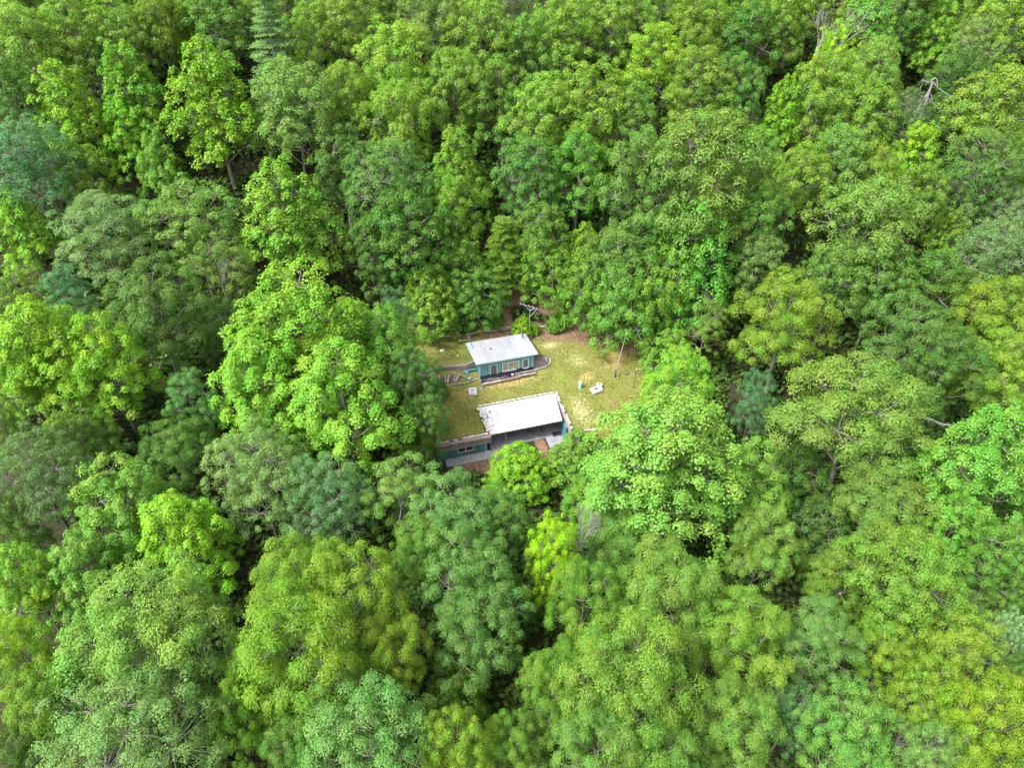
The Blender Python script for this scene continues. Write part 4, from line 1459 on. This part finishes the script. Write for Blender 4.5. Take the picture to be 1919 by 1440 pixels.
    (410, 500, 140, 'S', 17, (0.085, 0.15, 0.03), 'thin tree with pale forked trunk between the dark round tree and the bright cone'),
    (90, 640, 190, 'T', 22, BRT, 'bright yellow-green leafy tree near the frame edge, beside the white-trunked tree'),
    (190, 660, 170, 'T', 24, (0.15, 0.275, 0.010), 'bright green tree with a visible white trunk'),
    (30, 690, 140, 'T', 22, (0.16, 0.28, 0.010), 'bright tree cut by the frame edge at mid height'),
    (560, 610, 290, 'T', 27, (0.145, 0.275, 0.011), 'biggest bright green tree, towering beside the clearing, its peak portion'),
    (490, 715, 210, 'T', 22, (0.135, 0.262, 0.011), 'bright tree forming the outer foot of the biggest bright tree'),
    (645, 735, 250, 'T', 24, (0.14, 0.262, 0.012), 'bright tree in front of the biggest one, towards the clearing'),
    (715, 640, 150, 'T', 23, (0.11, 0.225, 0.014), 'green tree on the clearing flank of the biggest bright tree'),
    (742, 590, 90, 'L', 15, TEA, 'blue-green feathery tree at the clearing edge beyond the biggest bright tree'),
    (778, 705, 110, 'M', 15, (0.045, 0.125, 0.026), 'dark green tree lining the clearing at the cabin level'),
    (790, 790, 110, 'M', 14, (0.042, 0.112, 0.022), 'dark green tree lining the clearing at the white roof level'),
    (360, 745, 110, 'L', 13, (0.070, 0.20, 0.070), 'soft blue-green small tree at the outer foot of the biggest bright tree'),
    (330, 830, 150, 'M', 11, (0.05, 0.115, 0.018), 'dark low tree in the gap below the soft blue-green small tree'),
    (808, 545, 110, 'Tl', 12, (0.135, 0.225, 0.012), 'yellow-green low tree at the back corner of the clearing nearest the feathery tree'),
    (895, 540, 120, 'Ml', 10, (0.06, 0.16, 0.026), 'leafy green tree behind the cabin, growing down to the log wall'),
    (860, 500, 120, 'Ml', 13, (0.075, 0.17, 0.020), 'dense green tree upslope of the leafy one behind the cabin'),
    (942, 455, 115, 'C', 14, None, 'bright green cone-shaped conifer on the slope straight behind the cabin'),
    (1015, 440, 120, 'Ml', 14, (0.07, 0.17, 0.024), 'green tree beside the cone-shaped conifer'),
    (1025, 490, 110, 'Ml', 12, (0.085, 0.19, 0.02), 'light green tree just above the bare soil patches'),
    (1095, 470, 90, 'Tl', 12, (0.15, 0.24, 0.010), 'yellow-green small tree upslope of the bare soil patches'),
    (1100, 530, 115, 'Ml', 13, (0.08, 0.19, 0.022), 'green tree at the edge of the bare soil, above the brush pile'),
    (1175, 480, 160, 'M', 19, (0.065, 0.15, 0.03), 'dark bluish tree on the slope above the brush pile'),
    (1168, 545, 140, 'Ml', 16, (0.08, 0.19, 0.024), 'green tree overhanging the reddish soil'),
    (1235, 535, 135, 'Ml', 16, (0.095, 0.21, 0.016), 'fresh green tree whose boughs reach the leaning pole'),
    (1300, 470, 170, 'Tl', 20, (0.085, 0.215, 0.016), 'vivid green dense tree at the inner foot of the very large pale crown'),
    (1250, 440, 120, 'M', 16, (0.055, 0.14, 0.024), 'green tree between the dark bluish and vivid green trees'),
    (1420, 480, 110, 'O', 14, (0.095, 0.165, 0.05), 'pale green tree beyond the dark opening in the forest'),
    (1480, 585, 200, 'O', 20, (0.125, 0.225, 0.022), 'large yellow-green tree beyond the twiggy half-bare one'),
    (1325, 590, 110, 'S', 13, (0.150, 0.165, 0.035), 'twiggy half-bare yellowish tree at the far end of the lawn'),
    (1258, 655, 115, 'Tl', 9, (0.11, 0.20, 0.018), 'low green tree at the lawn end below the twiggy half-bare one'),
    (1570, 510, 130, 'O', 0, (0.085, 0.175, 0.03), 'green tree above the large yellow-green one'),
    (1650, 520, 140, 'M', 0, (0.075, 0.165, 0.028), 'green tree with pale upturned leaves, inward of the whitish-green tree'),
    (1745, 530, 140, 'M', 0, (0.065, 0.15, 0.026), 'mid green tree just below the yellow brushy one'),
    (1710, 635, 170, 'M', 0, (0.055, 0.135, 0.026), 'deep green tree upslope of the large rounded tree'),
    (1860, 575, 180, 'O', 0, (0.135, 0.205, 0.018), 'yellow-tinged broad tree by the frame edge, just under the whitish-green tree'),
    (1780, 685, 160, 'M', 0, (0.05, 0.125, 0.02), 'dark green tree above the grey fallen branch'),
    (1880, 690, 150, 'O', 0, (0.145, 0.205, 0.014), 'yellow-tinged tree cut by the frame edge beside the dark one'),
    (1412, 750, 95, 'L', 16, (0.062, 0.165, 0.098), 'blue-green feathery weeping tree behind the big pale front tree'),
    (1610, 770, 290, 'O', 21, (0.100, 0.180, 0.036), 'large rounded soft green tree beyond the feathery weeping one'),
    (1280, 722, 165, 'T', 19, (0.13, 0.255, 0.016), 'bright tree at the lawn corner behind the big pale front tree'),
    (1250, 838, 310, 'T', 28, (0.155, 0.265, 0.035), 'big pale yellow-green tree in front of the lawn, nearest the white roof'),
    (1400, 890, 170, 'T', 19, (0.14, 0.245, 0.030), 'pale green tree on the outer flank of the big pale front tree'),
    (1855, 850, 250, 'T', 22, (0.125, 0.255, 0.022), 'broad fresh green tree at the frame edge below the fallen branch'),
    (1730, 870, 110, 'M', 12, DRK, 'dark understorey tree in the gap beside the fallen branch'),
    # --- in front of the sunken house
    (70, 880, 180, 'B', 0, (0.085, 0.145, 0.062), 'grey-green tree at the frame edge below the white-trunked tree'),
    (150, 810, 130, 'M', 13, (0.065, 0.135, 0.018), 'dark leafy tree at the foot of the white-trunked tree'),
    (235, 935, 200, 'T', 18, (0.12, 0.225, 0.024), 'green rounded tree between the grey-green tree and the pale dome'),
    (345, 995, 185, 'T', 19, (0.15, 0.285, 0.008), 'vivid yellow-green rounded tree below the pale dome'),
    (480, 880, 220, 'B', 19, (0.110, 0.190, 0.070), 'pale dome-shaped tree in front of the biggest bright tree'),
    (605, 920, 170, 'B', 18, (0.068, 0.165, 0.068), 'blue-green domed tree touching the pale dome'),
    (745, 905, 170, 'S', 15, (0.135, 0.215, 0.040), 'light open-branched tree in front of the sod roof'),
    (770, 835, 110, 'Sl', 9, (0.105, 0.145, 0.018), 'olive twiggy small tree beside the end of the sod roof'),
    (850, 965, 190, 'M', 16, (0.060, 0.155, 0.042), 'blue-green tree before the bare patch in front of the sod roof'),
    (930, 985, 150, 'M', 14, (0.060, 0.16, 0.034), 'mid green tree in front of the small bright tree by the porch'),
    (970, 870, 125, 'Tl', 8, (0.15, 0.275, 0.008), 'small bright green tree hiding part of the porch'),
    (1082, 850, 135, 'Tl', 8.5, (0.105, 0.195, 0.016), 'small olive green tree at the porch slab corner'),
    (1120, 925, 130, 'Tl', 10, (0.095, 0.20, 0.016), 'green tree between the small olive one and the big pale front tree'),
    (1430, 1010, 155, 'O', 15, (0.125, 0.215, 0.040), 'light green tree behind the fallen grey log'),
    (1040, 1040, 105, 'M', 18, YEL, 'narrow brilliant yellow tree beside the dead grey one'),
    (1150, 1010, 150, 'H', 15, (0.085, 0.195, 0.036), 'fresh green tree on the other side of the dead grey one'),
    (1665, 935, 180, 'O', 14, (0.10, 0.185, 0.032), 'green tree at the near foot of the large rounded soft green tree'),
    (1575, 1085, 130, 'O', 12, (0.085, 0.17, 0.020), 'green tree just below the fallen grey log'),
    (1690, 1085, 230, 'O', 18, (0.105, 0.195, 0.026), 'large tufted green tree beyond the fallen grey log'),
    (1790, 985, 140, 'T', 16, (0.10, 0.215, 0.022), 'green tree between the tufted tree and the broad fresh green one'),
    (1880, 1040, 140, 'M', 15, (0.075, 0.175, 0.026), 'mid green tree at the frame edge below the broad fresh green one'),
    (1785, 1150, 130, 'B', 14, (0.07, 0.155, 0.055), 'bluish small tree beyond the tufted tree'),
    # --- near rows
    (45, 1080, 150, 'T', 18, (0.145, 0.245, 0.010), 'yellow-green tree at the frame edge, lower third'),
    (155, 1070, 160, 'T', 17, (0.11, 0.215, 0.026), 'light green tree between the frame edge and the vivid rounded tree'),
    (40, 1230, 150, 'O', 17, (0.14, 0.235, 0.012), 'yellow-green open tree at the frame edge near the bottom corner'),
    (265, 1180, 310, 'O', 21, (0.118, 0.205, 0.032), 'very large light green tree in the lower corner area with a dark hole'),
    (100, 1310, 170, 'O', 16, (0.10, 0.20, 0.020), 'green tree in front of the open one near the bottom corner'),
    (560, 1085, 190, 'H', 19, (0.125, 0.225, 0.022), 'yellow-green clumped tree below the blue-green dome, its upper peak'),
    (660, 1110, 200, 'H', 20, (0.130, 0.225, 0.018), 'yellow-green clumped tree with bare grey twigs, second of three in a row'),
    (560, 1215, 260, 'H', 20, (0.130, 0.235, 0.014), 'broad bright clumped tree in the lower middle, outward of the dark gap'),
    (730, 1215, 150, 'H', 16, (0.135, 0.230, 0.014), 'bright clumped tree bordering the dark gap in the lower middle'),
    (880, 1075, 200, 'M', 19, (0.068, 0.165, 0.036), 'blue-green tall tree between the yellow-green clumps and the brilliant yellow one'),
    (900, 1170, 200, 'M', 17, (0.060, 0.145, 0.030), 'darker green tree in front of the blue-green tall one'),
    (790, 1030, 130, 'O', 15, (0.085, 0.17, 0.026), 'green tree behind the bare grey twigs'),
    (1100, 1125, 150, 'H', 18, (0.100, 0.205, 0.026), 'star-leaved green tree just below the dead grey one'),
    (1255, 1105, 200, 'H', 19, (0.110, 0.215, 0.030), 'star-leaved light green tree below the big pale front tree'),
    (1190, 1255, 270, 'H', 23, (0.110, 0.215, 0.024), 'largest star-leaved tree, nearest the middle of the bottom edge'),
    (1400, 1190, 195, 'H', 17, (0.120, 0.220, 0.022), 'star-leaved yellow-green tree on the outer side of the largest one'),
    (1040, 1270, 145, 'H', 16, (0.090, 0.190, 0.026), 'star-leaved tree bordering the dark gap on its other side'),
    (1370, 1345, 185, 'H', 15, (0.100, 0.200, 0.028), 'star-leaved tree at the bottom edge beyond the largest one'),
    (240, 1365, 330, 'B', 19, (0.095, 0.195, 0.065), 'wide pale blue-green tree along the bottom edge'),
    (455, 1330, 150, 'T', 17, (0.155, 0.245, 0.012), 'yellow-tinted tree at the bottom between two pale blue-green ones'),
    (690, 1370, 250, 'M', 18, (0.080, 0.185, 0.050), 'pale green tree at the bottom edge below the broad bright clumped tree'),
    (850, 1395, 160, 'O', 16, (0.150, 0.220, 0.014), 'golden green small-leaved tree at the bottom edge'),
    (970, 1385, 135, 'H', 13, (0.090, 0.185, 0.024), 'green tree at the bottom edge beside the golden green one'),
    (1120, 1400, 180, 'H', 17, (0.085, 0.190, 0.034), 'star-leaved tree at the middle of the bottom edge'),
    (1530, 1200, 180, 'L', 14, (0.085, 0.185, 0.050), 'pale bluish tree with white twigs beyond the star-leaved ones'),
    (1480, 1330, 140, 'B', 11, (0.062, 0.150, 0.058), 'blue-green tree near the bottom between star-leaved and pale trees'),
    (1660, 1215, 130, 'O', 12, (0.115, 0.200, 0.018), 'yellow-green tree in front of the tufted tree'),
    (1590, 1360, 175, 'M', 18, (0.085, 0.195, 0.036), 'fresh green tree at the bottom edge, second from the golden corner tree'),
    (1745, 1300, 150, 'O', 13, (0.135, 0.205, 0.020), 'yellow-tinted tree inward of the golden corner tree'),
    (1810, 1210, 140, 'O', 16, (0.140, 0.205, 0.018), 'reddish-yellow tipped tree beside the cream flowering one'),
    (1885, 1190, 70, 'B', 14, (0.26, 0.30, 0.14), 'small cream flowering tree at the frame edge'),
    (1860, 1340, 190, 'O', 18, (0.160, 0.225, 0.010), 'golden green tree in the bottom corner below the flowering one'),
    (1730, 1420, 170, 'B', 15, (0.105, 0.205, 0.055), 'pale fresh tree at the bottom edge beside the golden corner tree'),
    (1250, 1425, 170, 'H', 15, (0.085, 0.185, 0.028), 'low star-leaved tree at the bottom edge in front of the largest one'),
    (30, 1420, 150, 'O', 13, (0.055, 0.120, 0.020), 'dark low tree in the bottom corner under the open yellow-green one'),
    (560, 1400, 140, 'M', 14, (0.06, 0.14, 0.020), 'dark green tree at the bottom edge beside the yellow-tinted one'),
    (1500, 880, 130, 'Ml', 9, DRK, 'dark low tree in the gap between the large rounded tree and the pale front trees'),
    (1530, 985, 120, 'Ml', 9, (0.04, 0.10, 0.018), 'dark low tree behind the fallen grey log'),
    (20, 990, 130, 'M', 13, (0.07, 0.15, 0.02), 'green tree at the frame edge between the grey-green and yellow-green ones'),
    (1730, 760, 110, 'Ml', 9, (0.04, 0.10, 0.018), 'dark low tree beneath the grey broken branch'),
    (420, 620, 110, 'Ml', 10, (0.045, 0.11, 0.02), 'dark understorey tree in the hollow beside the biggest bright tree'),
    (1370, 540, 100, 'Ml', 8, (0.04, 0.10, 0.018), 'dark understorey tree inside the forest opening'),
    (860, 1300, 120, 'Ml', 9, (0.06, 0.13, 0.014), 'dark low tree at the bottom of the dark gap in the lower middle'),
    (985, 1120, 90, 'Ml', 9, (0.045, 0.11, 0.018), 'dark low tree under the brilliant yellow one'),
    (1914, 1265, 85, 'M', 12, (0.07, 0.16, 0.022), 'small green tree at the frame edge right below the cream flowering one'),
    (1908, 1120, 110, 'M', 13, (0.06, 0.14, 0.024), 'green tree at the frame edge just above the cream flowering one'),
    (1905, 1425, 120, 'O', 13, (0.10, 0.19, 0.02), 'green tree tucked in the bottom corner under the golden green one'),
    (8, 800, 90, 'M', 13, (0.06, 0.14, 0.022), 'green tree at the frame edge outward of the dark leafy tree'),
    (1900, 950, 90, 'M', 13, (0.07, 0.16, 0.024), 'small green tree at the frame edge under the broad fresh green one'),
    # --- shrubs
    (977, 606, 40, 'Kl', 3.2, (0.125, 0.255, 0.010), 'bright green shrub at the foot of the white mast'),
    (1003, 613, 22, 'Kl', 1.9, (0.12, 0.235, 0.012), 'small green shrub just beyond the mast pole'),
    (1040, 602, 34, 'Kl', 2.4, (0.075, 0.185, 0.016), 'rounded shrub between the mast and the brush pile, lower one'),
    (1058, 594, 30, 'Kl', 2.8, (0.11, 0.235, 0.012), 'upright shrub between the mast and the brush pile, nearer the pile'),
    (925, 592, 40, 'Kl', 2.4, (0.065, 0.175, 0.022), 'green shrub behind the log wall straight above the cabin roof'),
    (872, 598, 44, 'Kl', 2.4, (0.055, 0.155, 0.024), 'green shrub behind the log wall near its outer end'),
    (825, 605, 40, 'Kl', 2.4, (0.105, 0.19, 0.012), 'yellow-green shrub over the outer end of the log wall'),
    (1105, 830, 60, 'Kl', 2.8, (0.075, 0.16, 0.016), 'green shrub below the short low block wall'),
    (822, 720, 36, 'Kl', 2.6, (0.06, 0.15, 0.024), 'green shrub at the outer end of the timber steps'),
    (960, 905, 60, 'Kl', 3.0, (0.05, 0.13, 0.018), 'dark shrub in front of the small bright tree by the porch'),
]
for px, py, w, code, H, col, label in TREES:
    place_tree(px, py, w, code, H, label, col)


# bare trees
def dead_tree(px, py, h, seed, Ht, spread, label, lean=(0, 0), r0=0.16, depth=4):
    P = on_ground(px, py, h)
    zg = float(terrain(P[0], P[1]))
    e = empty('dead_tree', (P[0], P[1], zg), 0, label, 'tree', 'forest trees')
    me = dead_mesh(seed, Ht, spread, lean, depth, r0)
    o = bpy.data.objects.new('trunk', me)
    COL.objects.link(o)
    o.parent = e
    return e


dead_tree(1524, 60, 17, 4, 24, 0.85, 'bare white dead tree forking at the top edge', (0.1, 0), 0.24)
dead_tree(1545, 50, 16, 14, 22, 0.9, 'bare dead tree with fan of thin branches behind the white one', (0.25, 0), 0.2)
dead_tree(1083, 1000, 14.5, 6, 19.5, 0.9, 'dead grey tree with tangled twigs beside the brilliant yellow one', (0, 0), 0.2, 5)
dead_tree(430, 520, 13, 9, 19, 0.8, 'pale forked bare trunk beside the large bright cone', (-0.1, 0), 0.22)
dead_tree(1318, 575, 9, 12, 13, 1.0, 'bare twiggy small tree inside the half-bare yellowish one', (0, 0), 0.12, 5)
dead_tree(670, 1085, 17.5, 18, 20, 0.9, 'bare grey twigs poking from the yellow-green clumped trees', (0, 0), 0.14, 4)
dead_tree(745, 940, 12.5, 25, 14.5, 0.95, 'pale bare limbs inside the light open-branched tree', (0, 0), 0.16, 4)


def fallen(px, py, h, L, az, label, seed):
    P = on_ground(px, py, h)
    zg = P[2]
    m = MB()
    rr = random.Random(seed)
    d = Vector((math.cos(az), math.sin(az), 0.05))
    pts = [d * (L * (t / 5 - 0.5)) + Vector((0, 0, 0.18 * math.sin(t * 1.3))) for t in range(6)]
    m.tube(pts, [0.17, 0.16, 0.145, 0.13, 0.11, 0.09], 7)
    for k in range(4):
        q = pts[rr.randint(2, 5)]
        m.tube([q, q + Vector((rr.uniform(.1, .8), rr.uniform(-.9, .2), rr.uniform(-.3, .4)))], [0.07, 0.03], 5)
    e = tag(m.build('snag_log', 'deadwood'), label, 'log')
    e.location = (P[0], P[1], zg)
    return e


fallen(1548, 1046, 7.5, 4.4, 0.15, 'grey snapped log caught in the trees, lower outer forest', 3)
fallen(1752, 790, 9.0, 3.6, -0.5, 'thin grey broken branch hung in the dark gap, mid outer forest', 8)


# power pole with conductors
def power_pole():
    P = on_ground(1733, 195, 14.0)
    zg = float(terrain(P[0], P[1]))
    e = empty('power_pole', (P[0], P[1], zg), 0, 'weathered double power pole with cables running into the trees', 'power pole')
    top = P[2] - zg + 3.2
    MB().tube([(0, 0, -1), (0.05, 0, top)], [0.2, 0.16], 9).build('pole', 'timber', e)
    MB().tube([(-0.9, 0.3, -1), (-0.55, 0.2, top - 2.6)], [0.17, 0.14], 9).build('pole', 'timber_pale', e)
    for dz in (0.2, 2.4, 4.6):
        a = Vector((-1.5 if dz < 1 else -0.9, 0.2, top - dz + 0.35))
        MB().beam(a, Vector((0.6, -0.1, top - dz - 0.1)), 0.14, 0.14).build('arm', 'steel', e)
        s = Vector((0.3, -0.1, top - dz - 0.15))
        pts = [s + Vector((t * 14, -t * 4, -4.0 * t - 5 * t * (1 - t))) for t in [k / 14 for k in range(15)]]
        MB().tube(pts, [0.035] * 15, 5).build('cable', 'steel', e)
        if dz < 4:
            pts = [Vector((-0.3 + 1.3 * t, 0.0, top - dz + 0.3 + 0.8 * math.sin(t * math.pi) - 0.9 * t)) for t in [k / 8 for k in range(9)]]
            MB().tube(pts, [0.04] * 9, 5).build('jumper', 'galv', e)
    MB().beam((-0.6, 0.2, top - 4.2), (0.0, 0, top - 0.6), 0.10, 0.10).build('brace', 'steel', e)


power_pole()


# undergrowth over the forest floor: too many plants to count
def undergrowth():
    g = np.random.default_rng(31)
    n = 12000
    x = g.uniform(-95, 95, n)
    y = g.uniform(18, 150, n)
    u = x * CA + (y - 80) * SA
    v = -x * SA + (y - 80) * CA
    ok = ~((u > -15.5) & (u < 23.5) & (v > -11.5) & (y < back_line(x) + 0.6))
    # leave the bare soil of the bank open
    for cu, cv, ru, rv in SOIL_UV:
        ok &= ((u - cu) / ru) ** 2 + ((v - cv) / rv) ** 2 > 1
    ok &= np.abs(x) < 0.80 * y + 8
    x, y = x[ok], y[ok]
    n = len(x)
    z = terrain(x, y)
    r = g.uniform(0.6, 2.3, n)
    per = 16
    idx = np.repeat(np.arange(n), per)
    N = len(idx)
    d = unit(g.normal(size=(N, 3)) + np.array([0, 0, 0.8]))
    d[:, 2] = np.abs(d[:, 2])
    P = np.stack([x[idx], y[idx], z[idx] + 0.1], 1) + d * (r[idx] * g.uniform(0.5, 1, N))[:, None] * np.array([1, 1, 0.9])
    me = leaf_mesh('undergrowth', P, d + np.array([0, 0, .7]) + g.normal(size=(N, 3)) * .4, g.normal(size=(N, 3)), g.uniform(0.5, 1.1, N), g.uniform(0.4, 0.8, N),
                   g.random(N), np.clip(g.random(n)[idx], 0, 1))
    o = bpy.data.objects.new('undergrowth', me)
    o.color = (0.055, 0.115, 0.018, 1)
    COL.objects.link(o)
    tag(o, 'low green undergrowth covering the forest floor', 'undergrowth', kind='stuff')


undergrowth()
